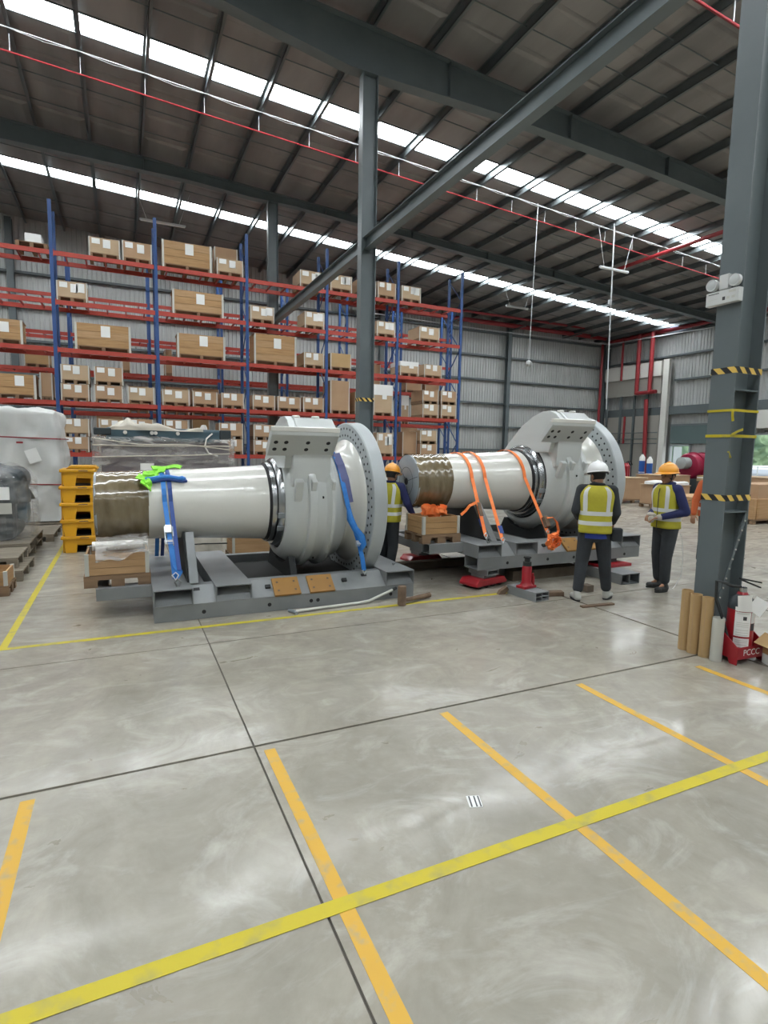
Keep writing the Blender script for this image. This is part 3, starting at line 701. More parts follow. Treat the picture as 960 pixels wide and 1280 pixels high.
# blue lashing on the first shaft
bs = thing('lashing_strap', 'blue ratchet lashing strap over the wrapped end of the shaft', 'strap', (0, 0, 0))
part('webbing', MB().ribbon(over(O1, .17, .13, (.225, .15, .43), .432), (1,0,0), .05, .005), 'strap_blue', bs)
part('webbing', MB().ribbon(over(O1, .235, .20, (.27, .16, .52), .43), (1,0,0), .045, .004), 'strap_navy', bs)
bk = part('buckle', MB().obox((.43, 6.60, .93), (.035,0,0), (0,.02,.04), (0,-.02,.012)).obox((.43, 6.55, .80), (.045,0,0), (0,.01,.012), (0,-.015,.01)), 'buckle', bs, bevel=.004)
part('buckle_frame', MB().tube([(.39,6.60,.96),(.475,6.60,.96),(.485,6.52,.78),(.40,6.52,.78)], .008, 6, closed=True), 'buckle', bk)
part('loose_tail', MB().ribbon([(.46,6.50,.76),(.475,6.42,.65),(.485,6.36,.56),(.52,6.32,.50),(.475,6.30,.44)], (1,.2,0), .07, .006), 'strap_blue', bs)
part('hook', MB().tube([(.44,6.29,.47),(.475,6.28,.42),(.505,6.29,.47),(.475,6.29,.50)], .009, 6, closed=True), 'buckle', bs)
sl = thing('blue_sling', 'folded blue sling lying across the top of the white shaft', 'sling', (0,0,0))
pts = []
for k in range(13):
    s = k/12; x = .20+.46*s; a = 2.34+.03*math.sin(s*9)-.03*s
    R = .447+.012*math.sin(s*PI); pts.append((x, O1[1]+AY+R*math.cos(a), AZ+R*math.sin(a)))
part('fold', MB().tube(pts, [.012]+[.03]*4+[.026]*6+[.034,.012], 10), 'strap_blue', sl, True)
part('fold', MB().tube([(x+.01, y-.01, z-.028) for x, y, z in pts], .018, 8), 'strap_navy', sl, True)
gs = thing('green_sling', 'bright lime green sling bunched on top of the white shaft', 'sling', (0,0,0))
for k, (xa, xb, a, w) in enumerate(((.14, .36, 2.22, .07), (.20, .44, 2.08, .06), (.30, .62, 1.86, .05), (.20,.27,2.55,.09))):
    pts = []
    for q in range(9):
        s = q/8; aa = a+.12*math.sin(s*5+k); R = .445+.02*math.sin(s*PI*2+k)+.01*k
        pts.append((xa+(xb-xa)*s, O1[1]+AY+R*math.cos(aa), AZ+R*math.sin(aa)))
    part('fold', MB().ribbon(pts, (0,-.7,-.6), w, .014), 'sling_green', gs)
# blue strap by the flange
b3 = thing('lashing_strap', 'blue lashing strap running from the bell neck down to the frame', 'strap', (0,0,0))
P3 = [(2.20,.75,1.86),(2.20,.55,1.75),(2.215,.40,1.55),(2.23,.30,1.35),(2.27,.24,1.10),(2.33,.20,.88),(2.38,.17,.70),(2.42,.15,.50),(2.445,.145,.35)]
part('webbing', MB().ribbon([Vector(p)+Vector(O1) for p in P3], (1,.1,.1), .06, .006), 'strap_blue', b3)
part('bunched_tail', MB().tube([Vector(p)+Vector(O1) for p in ((2.26,.25,1.13),(2.28,.22,1.0),(2.33,.18,.88),(2.40,.15,.78),(2.42,.14,.68),(2.40,.15,.60))], [.02,.045,.04,.05,.045,.015], 10), 'strap_blue', b3, True)
part('edge_pad', MB().ribbon([Vector(p)+Vector(O1) for p in ((2.22,.60,1.80),(2.235,.46,1.66),(2.26,.36,1.48),(2.28,.31,1.30),(2.29,.28,1.2))], (1,.0,.2), .10, .012), 'pad_violet', b3)
part('buckle', MB().obox((2.38+O1[0],.15+O1[1],.70), (.05,0,0), (0,.02,.02), (0,-.02,.02)), 'buckle', b3, bevel=.004)
part('hook', MB().tube([Vector(p)+Vector(O1) for p in ((2.42,.14,.36),(2.445,.13,.31),(2.47,.14,.36))], .01, 6), 'buckle', b3)
# orange lashings on the second shaft
def orange(x0, anchor, label, kind):
    t = thing('lashing_strap', label, 'strap', (0,0,0))
    part('webbing', MB().ribbon(over(O2, x0, x0-.04, anchor, .437+.058*max(0, x0-.3)), (1,0,0), .055, .006), 'strap_orange', t)
    a = Vector(anchor)+Vector(O2)
    part('hook', MB().tube([a+Vector((-.03,0,.02)), a+Vector((0,-.01,-.03)), a+Vector((.03,0,.02)), a+Vector((0,0,.05))], .009, 6, closed=True), 'buckle', t)
    return t
t = orange(.30, (.26, .20, .43), 'orange lashing strap with ratchet nearest the brown wrapped end', 0)
part('ratchet', MB().obox((4.595, 6.60, 1.03), (.03,0,0), (0,.05,.09), (0,-.03,.016)), 'rust', t, bevel=.005)
part('sleeve', MB().obox((4.585, 6.51, .86), (.032,0,0), (0,.03,.05), (0,-.012,.007)), 'strap_navy', t)
part('loose_loop', MB().ribbon([(4.56,6.60,1.10),(4.50,6.55,1.14),(4.42,6.58,1.10),(4.38,6.62,1.02),(4.33,6.66,.96)], (.3,.3,.8), .045, .005), 'strap_orange', t)
t = orange(.52, (.44, .05, .38), 'orange lashing strap with dark sleeve, second from the brown wrapped end', 1)
part('sleeve', MB().obox((4.785, 6.335, .77), (.034,0,0), (0,.03,.05), (0,-.012,.007)), 'strap_navy', t)
t = orange(1.22, (1.22, .03, .46), 'orange lashing strap ending in a big tangle beside the red jack', 2)
part('ratchet', MB().obox((5.54, 6.27, .86), (.035,0,0), (.0,.04,.07), (0,-.03,.02)), 'rust', t, bevel=.005)
rnd = random.Random(11)
for k in range(11):
    a = rnd.uniform(0, 6.28); pts = []
    for q in range(9):
        a += .8; r = rnd.uniform(.06, .135)
        pts.append((5.55+r*math.cos(a), 6.11+.05*math.sin(a*1.3), .60+r*math.sin(a)*.95))
    part('tangle_loop', MB().ribbon(pts, (rnd.uniform(-.4,.4), 1, rnd.uniform(-.4,.4)), .045, .006), 'strap_orange', t)
part('tail_loop', MB().ribbon([(5.54,6.26,.92),(5.62,6.22,.93),(5.67,6.19,.86),(5.69,6.17,.74),(5.64,6.15,.66)], (0,1,.2), .05, .006), 'strap_orange', t)

# ------------------------------------------------------------------ rollers, jack, blocks and tools
def skate(x, y, rz, label, h=.25):
    s = thing('machine_roller', label, 'roller', (x, y, 0), rz)
    part('body', MB().prism([(-.32,.07),(-.26,.13),(.26,.13),(.32,.07),(.32,.035),(-.32,.035)], 'Y', -.16, .16), 'jack_red', s, norm=True, bevel=.01)
    for k in range(4): part('wheel', MB().lathe([(-.13,.036),(.13,.036)], (-.21+.14*k, 0, .036), 'Y', 16), 'rubber', s, True)
    part('turntable', MB().box(-.13, .13, -.12, .12, .13, .17), 'frame_steel', s, bevel=.005)
    part('top_block', MB().rtube(-.12, .12, .17, h-.001, -.17, .17, .015), 'frame_steel', s, norm=True)
    return s
skate(4.52, 6.33, .25, 'red machine roller carrying the raised frame below its first fork pocket')
skate(4.50, 8.10, .1, 'red machine roller under the far rail of the raised frame, behind its crate')
sb = thing('steel_block', 'grey hollow steel block under the raised frame next to white-helmeted worker', 'block', (6.40, 5.62, 0))
part('block_body', MB().rtube(0, .36, 0, .15, 0, .95, .012), 'frame_steel', sb, norm=True)
part('inner_plate', MB().box(.17, .19, .02, .93, .012, .138), 'frame_steel', sb)
s3 = thing('roller_pad', 'low red roller pad on a hollow steel block under the raised frame', 'roller', (6.72, 6.32, .15))
part('pad', MB().box(-.25, .33, -.3, .2, .001, .045), 'jack_red', s3, bevel=.008)
part('spacer', MB().box(-.15, .2, -.12, .16, .045, .099), 'rubber', s3)
def hblock(x, y, rz, L, label):
    b = thing('steel_block', label, 'block', (x, y, 0), rz)
    part('block_body', MB().rtube(-.12, .12, 0, .115, -L/2, L/2, .010), 'frame_steel', b, norm=True)
    part('inner_plate', MB().box(-.005, .005, -L/2+.005, L/2-.005, .010, .105).box(-.11, -.005, -L/2+.005, L/2-.005, .053, .061).box(.005, .11, -L/2+.005, L/2-.005, .053, .061), 'frame_steel', b)
    return b
hblock(4.70, 5.60, .12, .50, 'grey steel block with four square openings under the red jack')
jk = thing('hydraulic_jack', 'red bottle jack with black head standing on a steel block', 'jack', (4.69, 5.62, .1155), .2)
part('base', MB().box(-.115, .115, -.075, .075, 0, .035), 'jack_red', jk, bevel=.008)
part('body', MB().lathe([(.035,.085),(.06,.07),(.08,.062),(.27,.062),(.29,.05)], (0,0,0), 'Z', 24), 'jack_red', jk, True)
part('pump', MB().lathe([(.035,.025),(.15,.025),(.155,.015),(.19,.015)], (.075,-.04,0), 'Z', 14), 'jack_red', jk, True)
part('collar', MB().lathe([(.29,.055),(.34,.055)], (-.0,0,0), 'Z', 20), 'rubber', jk, True)
part('saddle', MB().lathe([(.34,.036),(.39,.036),(.39,.05),(.405,.05)], (0,0,0), 'Z', 20), 'rubber', jk, True)
part('valve', MB().lathe([(.02,.012),(.06,.012)], (.10,.03,.15), 'Z', 10), 'buckle', jk, True)
def simple(name, mb, m, label, cat, **k): return tag(part(name, mb, m, **k), label, cat)
simple('timber_beam', MB().box(5.05, 6.3, 6.35, 6.55, .001, .15), 'dark_timber', 'long dark timber beam lying on the floor below the raised frame', 'timber', bevel=.006)
simple('timber_beam', MB().box(3.75, 5.6, 7.55, 7.70, .001, .12), 'dark_timber', 'dark timber beam lying deep under the raised frame behind the rollers', 'timber', bevel=.006)
simple('wood_wedge', MB().prism([(4.40,.001),(4.50,.001),(4.56,.055),(4.53,.10),(4.43,.05)], 'Y', 5.80, 5.86), 'rust', 'small rusty wedge lying on the floor in front of the red roller', 'wedge', norm=True, bevel=.004)
simple('wood_block', MB().box(5.60, 5.72, 5.47, 5.60, .001, .09), 'dark_timber', 'small dark square block on the floor between the white-helmeted worker\'s shoes', 'block', bevel=.004)
simple('flat_bar', MB().obox((5.22, 4.92, .012), (.24,-.02,0), (.005,.03,0), (0,0,.010)), 'rust', 'dark flat bar lying on floor before the white-helmeted worker', 'bar')
simple('wood_block', MB().obox((5.05, 5.52, .03), (.13,-.04,0), (.02,.05,0), (0,0,.028)), 'rust', 'flat rusty offcut beside the steel block under the jack', 'block', bevel=.004)
hm = thing('sledge_hammer', 'rusty sledge hammer with upright head beside the frame corner', 'hammer', (2.99, 5.83, 0))
part('head', MB().lathe([(.0005,.046),(.008,.052),(.225,.052),(.235,.047)], (0,0,0), 'Z', 24), 'rust', hm, True)
part('handle', MB().tube([(.04,.02,.05),(.30,.11,.045),(.48,.17,.042)], [.022,.03,.032], 10), 'rust', hm, True)
lv = thing('lever_bar', 'bent white steel lever bar lying on the floor along the frame', 'bar', (0,0,0))
part('bar', MB().tube([(1.72,5.98,.022),(2.50,6.04,.022),(2.66,6.055,.03),(3.02,6.12,.125)], .017, 8), 'edge_metal', lv, True)
part('fork_end', MB().tube([(1.66,6.05,.02),(1.70,5.97,.022),(1.71,5.90,.02)], .019, 8), 'raw_steel', lv, True)
part('tip', MB().tube([(3.0,6.115,.12),(3.06,6.13,.137)], .019, 8), 'rubber', lv, True)

# ------------------------------------------------------------------ pallet racks
UX = [-1.75+2.867*k for k in range(-1, 6)]
LV = [1.55, 3.12, 4.70, 6.09, 7.50]
def rack(y0, depth, label, cross=True, UX=UX):
    r = thing('pallet_rack', label, 'rack', (0, y0, 0))
    H = 9.0
    pm = MB().box(-.05, .05, 0, .07, .012, H).mesh('upright'); pb = MB().box(-.07, .07, -.03, .10, 0, .012).mesh('base_plate')
    zs = [.3]; 
    while zs[-1] < 8.4: zs.append(zs[-1]+.95)
    brm = {}
    for x in UX:
        for yy in (0, depth-.07):
            u = link('upright', pm, 'rack_blue', r); u.location = (x, yy, 0)
            b = link('base_plate', pb, 'rack_blue', u)
        for k, z in enumerate(zs[:-1]):
            if k not in brm:
                a, b = ((.05, z), (depth-.05, zs[k+1])) if k % 2 == 0 else ((depth-.05, z), (.05, zs[k+1]))
                brm[k] = MB().bar((0, a[0], a[1]), (0, b[0], b[1]), .03, .03).mesh('brace')
            o = link('brace', brm[k], 'rack_blue', r); o.location = (x, 0, 0)
    bl = 2.867-.102
    bm_ = MB().box(.051, .051+bl, -.012, .043, -.065, .065).mesh('beam')
    hk = MB().box(-.0, .02, -.017, .0, -.10, .10).mesh('connector')
    cb = MB().box(-.02, .02, .0435, depth-.0435, .0, .05).mesh('crossbar')
    for i in range(len(UX)-1):
        for z in LV:
            for yy in (0.0, depth-.031):
                b = link('beam', bm_, 'rack_red', r); b.location = (UX[i], yy, z)
                if yy == 0:
                    h = link('connector', hk, 'rack_red', b); h.location = (.051, 0, 0)
            if cross:
                for q in range(5):
                    c = link('crossbar', cb, 'rack_red', r); c.location = (UX[i]+.35+q*.54, 0, z)
    return r
RY, RD = 19.8, 1.05
rack(RY, RD, 'long blue and red pallet rack facing the shafts, filled with boxes')
rack(25.2, 1.05, 'second blue and red pallet rack behind the first, against the wall side', UX=UX+[UX[-1]+2.867])

ORD = ['first', 'second', 'third', 'fourth', 'fifth', 'sixth']
COUNT = {}
def reg(key): COUNT[key] = COUNT.get(key, 0)+1
WORDS = {'carton': ('brown carton', 'carton'), 'paper': ('carton with white sheets', 'carton'), 'wood': ('planked wooden crate', 'crate'),
         'tall': ('plain tall carton', 'carton'), 'olive': ('olive-brown carton', 'carton'), 'white': ('white-lidded carton', 'carton'), 'flat': ('small white carton', 'carton')}
BOX = []; BYLAB = {}
def rbox(lv, px0, px1, ptop, kind, y=RY+.04, dep=.9, tier=0, base=None, rows=''):
    zb = (LV[lv-1]+.066 if lv else .001)
    Yf = y; a = on_y(px0, 500, Yf); 
    # x from pixel at about the right height
    pyb = ptop+18
    x0 = on_y(px0, pyb, Yf).x; x1 = on_y(px1, pyb, Yf).x; zt = on_y((px0+px1)/2, ptop, Yf).z
    if base is not None: zb = base
    if lv < 5: zt = min(zt, LV[lv]-.10)
    for u in UX+[UX[-1]+2.867]:
        if x0 < u+.085 and x1 > u-.085:
            if (x0+x1)/2 < u: x1 = u-.086
            else: x0 = u+.086
    bay = 1+max(k for k in range(len(UX)) if UX[k] <= (x0+x1)/2+.01) if (x0+x1)/2 > UX[0] else 0
    shelf = 'floor' if lv == 0 else ORD[lv-1]+' shelf'
    bays = ['', 'bay behind the tarpaulin', 'bay behind the yellow crates', 'bay behind the wrapped gearbox', 'bay crossed by the tie beam', 'bay behind the taped column', 'bay at the open end'][min(bay, 6)]
    desc, cat = WORDS[kind]
    extra = {1: 'upper ', -1: 'lower '}.get(tier, '')
    lab = f'{extra}{desc} on {shelf}{rows}, {bays}'
    BOX.append((lab, cat)); h = zt-zb
    t = thing('wooden_crate' if kind == 'wood' else 'cardboard_box', lab, cat, (x0, Yf, zb), 0, f'{cat}s on {shelf}{rows}, {bays}')
    BYLAB.setdefault(lab, []).append((x0, t)); W = x1-x0; D = dep; ph = min(.13, h*.24)
    if kind == 'flat': ph = .16
    pm = 'pallet_wood'
    mb = MB().box(0, W, 0, D, ph-.025, ph)
    for q in (0, .5, 1):
        xx = q*(W-.10); mb.box(xx, xx+.10, 0, D, 0, ph-.026)
    part('pallet', mb, pm, t)
    z0 = ph+.001
    if kind == 'wood':
        part('crate_body', MB().box(.03, W-.03, .03, D, z0, h-.01), 'plywood', t)
        n = 3 if h < .85 else 4
        for k in range(n):
            a0 = z0+(h-z0)*k/n; part('plank', MB().box(.0, W, .0, .029, a0+.006, a0+(h-z0)/n-.004), random.choice(('plywood', 'pine')), t)
        for k in range(3): part('plank', MB().box(0, W, .03+(D-.03)*k/3+.004, .03+(D-.03)*(k+1)/3-.004, h-.009, h+.012), 'pine', t)
        for xx in (-.012, W-.05): part('corner_post', MB().box(xx, xx+.062, -.014, .0, .0, h+.012), 'edge_metal', t)
    elif kind == 'flat':
        part('carton', MB().box(W*.3, W*.8, .05, D*.7, z0, h), 'paper', t)
    else:
        bm_ = {'carton': random.choice(('cardboard', 'cardboard', 'cardboard_pale')), 'paper': 'cardboard_pale', 'tall': 'cardboard', 'olive': 'cardboard_tan', 'white': 'cardboard_pale'}[kind]
        hb = h if kind != 'white' else z0+(h-z0)*.62
        part('carton', MB().box(.01, W-.01, .01, D, z0, hb), bm_, t)
        if kind == 'white': part('lid', MB().box(.0, W, .0, D, hb+.001, h), 'paper', t)
        for xx in (0.0, W-.035): part('corner_post', MB().box(xx, xx+.035, -.002, .0095, .02, hb), 'edge_metal', t)
    if kind in ('carton', 'wood', 'paper', 'white'):
        lw, lh = min(.26, W*.24), min(.34, h*.42); lx = W*random.uniform(.42, .5); lz = h*random.uniform(.45, .58); yy = -.003 if kind != 'wood' else -.004
        if kind == 'wood': lx = W*.46
        part('label_sheet', MB().box(lx, lx+lw, yy, yy+.0025 if kind == 'wood' else .0095, lz, min(lz+lh, h-.01)), 'paper', t)
        if kind != 'wood':
            part('label_sheet', MB().box(W*.1, W*.1+W*.26, yy, .0095, h*.68, h*.95), 'paper', t)
            if kind == 'paper': part('label_sheet', MB().box(W*.64, W*.92, yy, .0095, h*.5, h*.95), 'paper', t)
    return zb, h
def stack(lv, a, b, t1, t0, kind, **k):
    zb, h = rbox(lv, a, b, t0, kind, tier=-1, **k)
    rbox(lv, a, b, t1, kind, tier=1, base=zb+h+.002, **k)
# fifth shelf
rbox(5, 19, 60, 291, 'flat'); rbox(5, 111, 150, 298, 'carton'); rbox(5, 153, 190, 303, 'carton'); rbox(5, 203, 264, 304, 'wood', dep=.98)
rbox(5, 271, 304, 324, 'carton', dep=.45); rbox(5, 268, 297, 310, 'tall', y=RY+.52, dep=.5)
rbox(5, 375, 405, 339, 'paper', dep=1.0); rbox(5, 413, 440, 344, 'paper'); rbox(5, 447, 470, 350, 'carton'); rbox(5, 472, 496, 353, 'carton'); rbox(5, 502, 526, 358, 'paper')
# fourth shelf
rbox(4, 70, 109, 352, 'paper'); rbox(4, 216, 279, 365, 'wood'); rbox(4, 313, 343, 383, 'paper'); rbox(4, 381, 407, 390, 'paper', dep=1.0); rbox(4, 471, 495, 402, 'paper'); rbox(4, 524, 549, 409, 'carton', dep=1.0)
# third shelf
rbox(3, -28, 28, 398, 'wood'); rbox(3, 94, 163, 406, 'wood'); rbox(3, 222, 281, 419, 'wood'); rbox(3, 318, 370, 419, 'wood', dep=.95); rbox(3, 380, 405, 441, 'carton', dep=1.0)
rbox(3, 413, 439, 442, 'olive'); rbox(3, 500, 523, 452, 'white'); rbox(3, 530, 552, 456, 'carton', y=RY+.15, dep=.8)
# second shelf
rbox(2, -4, 45, 468, 'wood'); rbox(2, 50, 66, 466, 'tall', y=RY+.3, dep=.7)
stack(2, 76, 112, 456, 480, 'carton'); stack(2, 118, 154, 459, 482, 'carton'); rbox(2, 160, 193, 484, 'carton')
for a, b, t in ((203, 237, 487), (241, 272, 489.5), (277, 305, 491.5), (316, 344, 494), (347, 376, 496), (379, 405, 497)): rbox(2, a, b, t, 'carton')
rbox(2, 413, 437, 476, 'tall'); rbox(2, 444, 463, 490, 'tall'); rbox(2, 467, 491, 481, 'white'); stack(2, 528, 548, 488, 505, 'carton', dep=1.0); stack(2, 551, 571, 489, 506, 'carton')
# first shelf
stack(1, 77, 112, 523, 546, 'carton'); stack(1, 124, 156, 524, 547, 'carton'); stack(1, 160, 192, 524, 547, 'carton'); stack(1, 205, 236, 525, 548, 'carton')
stack(1, 274, 304, 529, 549, 'carton'); stack(1, 317, 344, 531, 550, 'carton'); stack(1, 348, 374, 533, 551, 'carton'); rbox(1, 379, 404, 550, 'carton')
rbox(1, 471, 494, 541, 'paper'); rbox(1, 412, 437, 545, 'carton'); stack(1, 525, 546, 538, 555, 'carton', dep=1.0); rbox(1, 503, 521, 540, 'tall', y=RY+.3, dep=.7)
# floor level
for a, b, t in ((77, 108, 585), (126, 160, 585), (205, 236, 586), (318, 344, 590), (380, 404, 592), (474, 493, 590), (502, 520, 592), (530, 552, 596)): rbox(0, a, b, t, 'carton')
# boxes of the second rack seen through the gaps
R2 = 25.25
for lv, a, b, t, kd in ((3, 508, 528, 438, 'tall'), (3, 532, 550, 441, 'tall'), (3, 462, 476, 436, 'tall'), (2, 160, 192, 483, 'tall'), (2, 206, 236, 484, 'tall'), (2, 240, 274, 486, 'tall'),
                       (2, 497, 511, 491, 'white'), (1, 120, 155, 520, 'tall'), (1, 240, 262, 522, 'olive'), (1, 500, 522, 534, 'tall'), (3, 152, 163, 430, 'tall'), (3, 206, 216, 437, 'tall'), (3, 30, 62, 433, 'olive')):
    rbox(lv, a, b, t, kd, y=R2, dep=.8, rows=' of rear rack')
for lab, L_ in BYLAB.items():
    if len(L_) > 1:
        L_.sort(key=lambda q: q[0]); n = len(L_)
        for k, (_, o) in enumerate(L_):
            o['label'] = lab+(', tarpaulin side' if k == 0 else ', open-end side' if k == n-1 else ', middle one')

# ------------------------------------------------------------------ left side: pallets, tarpaulin load, wrapped machines, yellow crates
def lumpy(x0, x1, y0, y1, z0, z1, n=14, amp=.03, rad=.12, seed=0.0, flare=0.0, fs_=1.0, top=None, freq=2.2):
    """rounded, creased box skin (no floor)"""
    def P(u, v, w):   # u,v,w in -1..1 on cube surface
        hx, hy, hz = (x1-x0)/2, (y1-y0)/2, (z1-z0)/2; c = Vector(((x0+x1)/2, (y0+y1)/2, (z0+z1)/2))
        p = Vector((u*hx, v*hy, w*hz)); q = Vector((max(-hx+rad, min(hx-rad, p.x)), max(-hy+rad, min(hy-rad, p.y)), max(-hz, min(hz-rad, p.z))))
        d = p-q
        if d.length > 1e-6: d = d.normalized()*rad
        r = q+d+c; nn = (d.normalized() if d.length > 1e-6 else Vector((u if abs(u) > .99 else 0, v if abs(v) > .99 else 0, w if w > .99 else 0)))
        k = noise.noise((r.x*freq+seed, r.y*freq, r.z*freq*.8))+.5*noise.noise((r.x*5+seed, r.y*5, r.z*3))+.6*abs(noise.noise((r.x*3.3+r.z*2.5, r.y*3+seed, r.z*1.1)))
        r += nn*amp*k
        if top: r.z += top(r.x, r.y)*(r.z-z0)/(z1-z0)
        f = 1+flare*(1-(w+1)/2)
        return Vector((c.x+(r.x-c.x)*f, c.y+(r.y-c.y)*f, max(z0, r.z)))
    mb = MB()
    for axis, sgn in ((0,-1),(0,1),(1,-1),(1,1),(2,1)):
        vs = []
        for i in range(n+1):
            for j in range(n+1):
                a, b = -1+2*i/n, -1+2*j/n
                vs.append(P(*((sgn,a,b) if axis == 0 else (a,sgn,b) if axis == 1 else (a,b,sgn))))
        fs = [(i*(n+1)+j, (i+1)*(n+1)+j, (i+1)*(n+1)+j+1, i*(n+1)+j+1) for i in range(n) for j in range(n)]
        mb.add(vs, fs)
    return mb
def weld(o):
    import bmesh
    bm = bmesh.new(); bm.from_mesh(o.data); bmesh.ops.remove_doubles(bm, verts=bm.verts, dist=1e-4)
    bmesh.ops.recalc_face_normals(bm, faces=bm.faces); bm.to_mesh(o.data); bm.free()
    o.data.polygons.foreach_set('use_smooth', [True]*len(o.data.polygons)); return o
open_crate('wooden_crate', 'wooden crate on the floor behind the blue-strapped shaft, seen beneath it', 1.55, 2.25, 9.0, 9.6, .001, .72, 'pine')
wbn = thing('wrapped_bundle', 'beige bundle in crumpled plastic on the floor behind the first cradle', 'bundle', (0, 0, 0))
weld(part('film_skin', lumpy(.75, 1.42, 8.95, 9.5, .001, .68, 14, .10, .18, 4.0), 'foam', wbn))
part('tie_cord', MB().tube([(.72,8.9,.35),(1.08,8.86,.37),(1.45,8.9,.35)], .01, 6), 'rubber', wbn)
TX0, TX1, TY0, TY1 = -3.6, -1.30, 14.2, 16.3
tp = thing('covered_load', 'tall machine hidden under a pale grey tarpaulin with thin red cords', 'tarpaulin', (0,0,0))
weld(part('tarpaulin', lumpy(TX0, TX1, TY0, TY1, .16, 2.60, 40, .09, .10, 2.0, .015, freq=2.0), 'tarp', tp))
pallet(tp, TX0-.05, TX1+.05, TY0-.05, TY1+.05, 0, 'old_pallet', .14, 8)
for z in (1.98, .98):
    part('cord', MB().tube([(TX0-.05,TY0-.055,z),(-2.4,TY0-.075,z+.015),(TX1+.0,TY0-.05,z-.01),(TX1+.055,TY0+.02,z-.01),(TX1+.07,15.2,z),(TX1+.05,TY1,z)], .014, 6), 'pipe_red', tp)
part('cord_buckle', MB().box(-2.05, -1.93, TY0-.10, TY0-.075, 1.86, 1.90), 'pipe_red', tp)
part('document_pouch', MB().obox((-1.76, TY0-.085, 1.60), (.11,0,.04), (0,.003,0), (-.05,0,.14)), 'paper', tp)
# pallets in a row along the yellow line
def wood_pallet(x0, x1, y0, y1, z, label, m='old_pallet'):
    t = thing('wooden_pallet', label, 'pallet', (0,0,0)); pallet(t, x0, x1, y0, y1, z, m, .145, 6); return t
wood_pallet(-2.75, -1.28, 8.75, 9.85, 0.001, 'empty worn wooden pallet lying on the floor before the film-wrapped black machine')
wood_pallet(-2.7, -1.36, 8.95, 9.90, .148, 'worn wooden pallet stacked on the front pallet beside the yellow line')
wood_pallet(-2.9, -1.40, 10.15, 11.9, .001, 'lower wooden pallet under the film-wrapped black machine')
wood_pallet(-2.9, -1.38, 10.2, 11.85, .148, 'upper wooden pallet directly under the film-wrapped black machine')
wood_pallet(-2.9, -1.25, 12.2, 13.6, .001, 'wooden pallet lying between the wrapped black machine and the tarpaulin load')
bm1 = thing('wrapped_machine', 'black machine under wrinkled clear film on stacked pallets', 'machine', (0,0,0))
part('machine_body', MB().box(-2.6, -1.60, 10.5, 11.6, .295, 1.0), 'machine_dark', bm1, bevel=.12)
part('machine_top', lumpy(-2.55, -1.50, 10.45, 11.5, .9, 1.42, 14, .16, .2, 9.0), 'machine_dark', bm1, True, None)
part('coupling', MB().lathe([(-1.6,.0),(-1.6,.16),(-1.52,.2),(-1.46,.2),(-1.44,.1)], (0,10.9,.75), 'X', 20), 'machine_blue', bm1, True)
part('drum', MB().lathe([(10.42,.0),(10.42,.30),(10.5,.32),(10.9,.32)], (-1.98,0,1.05), 'Y', 32), 'machine_dark', bm1, True)
part('pipe_bend', MB().tube([(-2.35,10.5,.9),(-2.3,10.4,1.2),(-2.0,10.42,1.35),(-1.75,10.5,1.2),(-1.7,10.5,.8)], .05, 10), 'machine_blue', bm1, True)
part('data_sheet', MB().box(-1.90, -1.62, 10.27, 10.28, .98, 1.18), 'paper', bm1)
part('data_sheet', MB().box(-1.86, -1.60, 10.275, 10.285, .76, .93), 'edge_metal', bm1)
weld(part('film', lumpy(-2.75, -1.42, 10.32, 11.7, .295, 1.50, 18, .09, .3, 5.0, .04), 'clear_film', bm1))
wb1 = open_crate('wooden_crate', 'low orange-brown wooden crate at the end of the pallet row', -2.1, -1.33, 7.95, 8.45, .001, .30, 'plywood')
simple('cardboard_box', MB().box(-2.2, -1.48, 7.45, 7.85, .001, .20), 'cardboard_pale', 'low pale cardboard box in front of the small wooden crate', 'carton', bevel=.005)
# yellow stacking crates
def bin_(z, k):
    t = thing('yellow_crate', ['lowest', 'second', 'middle', 'fourth', 'topmost'][k]+' yellow plastic crate of the stack beside the shaft end', 'crate', (-.98+.02*(k == 4), 10.82, z), 0, 'stack of yellow crates')
    X, Y, H = .50, .70, .285
    part('rim', MB().rtube(-.025, X+.025, -.025, Y+.025, H-.05, H, .035).__class__() .box(-.025,X+.025,-.025,.03,H-.055,H).box(-.025,X+.025,Y-.03,Y+.025,H-.055,H).box(-.025,.03,.03,Y-.03,H-.055,H).box(X-.03,X+.025,.03,Y-.03,H-.055,H), 'bin_yellow', t, bevel=.012)
    for xx in (.03, X-.20) if False else (.035,): part('front_leg', MB().prism([(xx,0),(xx+.17,0),(xx+.20,H-.05),(xx-.02,H-.05)], 'Y', .0, .03), 'bin_yellow', t, norm=True)
    part('front_wall', MB().box(.20, X-.02, .01, .03, H-.15, H-.055), 'bin_yellow', t)
    part('front_leg', MB().prism([(X-.06,0),(X-.02,0),(X,H-.05),(X-.06,H-.05)], 'Y', .0, .03), 'bin_yellow', t, norm=True)
    part('side_wall', MB().box(.0, .02, .03, Y-.03, .0, H-.055), 'bin_yellow', t); part('side_wall', MB().box(X-.02, X, .03, Y-.03, .0, H-.055), 'bin_yellow', t)
    part('back_wall', MB().box(.0, X, Y-.03, Y-.01, .0, H-.055), 'bin_yellow', t)
    part('bottom', MB().box(.02, X-.02, .035, Y-.03, .0, .012), 'black', t)
    part('handle_recess', MB().box(.26, .40, -.0265, -.025, H-.035, H-.02), 'rust', t)
for k in range(5): bin_(.001+.288*k, k)
yl = thing('yellow_tray', 'shallow yellow plastic tray lying inverted on top of the yellow crates', 'tray', (-.90, 10.95, 1.442))
part('tray_shell', MB().prism([(.0,.0),(.50,.0),(.44,.05),(.06,.05)], 'Y', 0, .55), 'bin_yellow', yl, norm=True, bevel=.01)
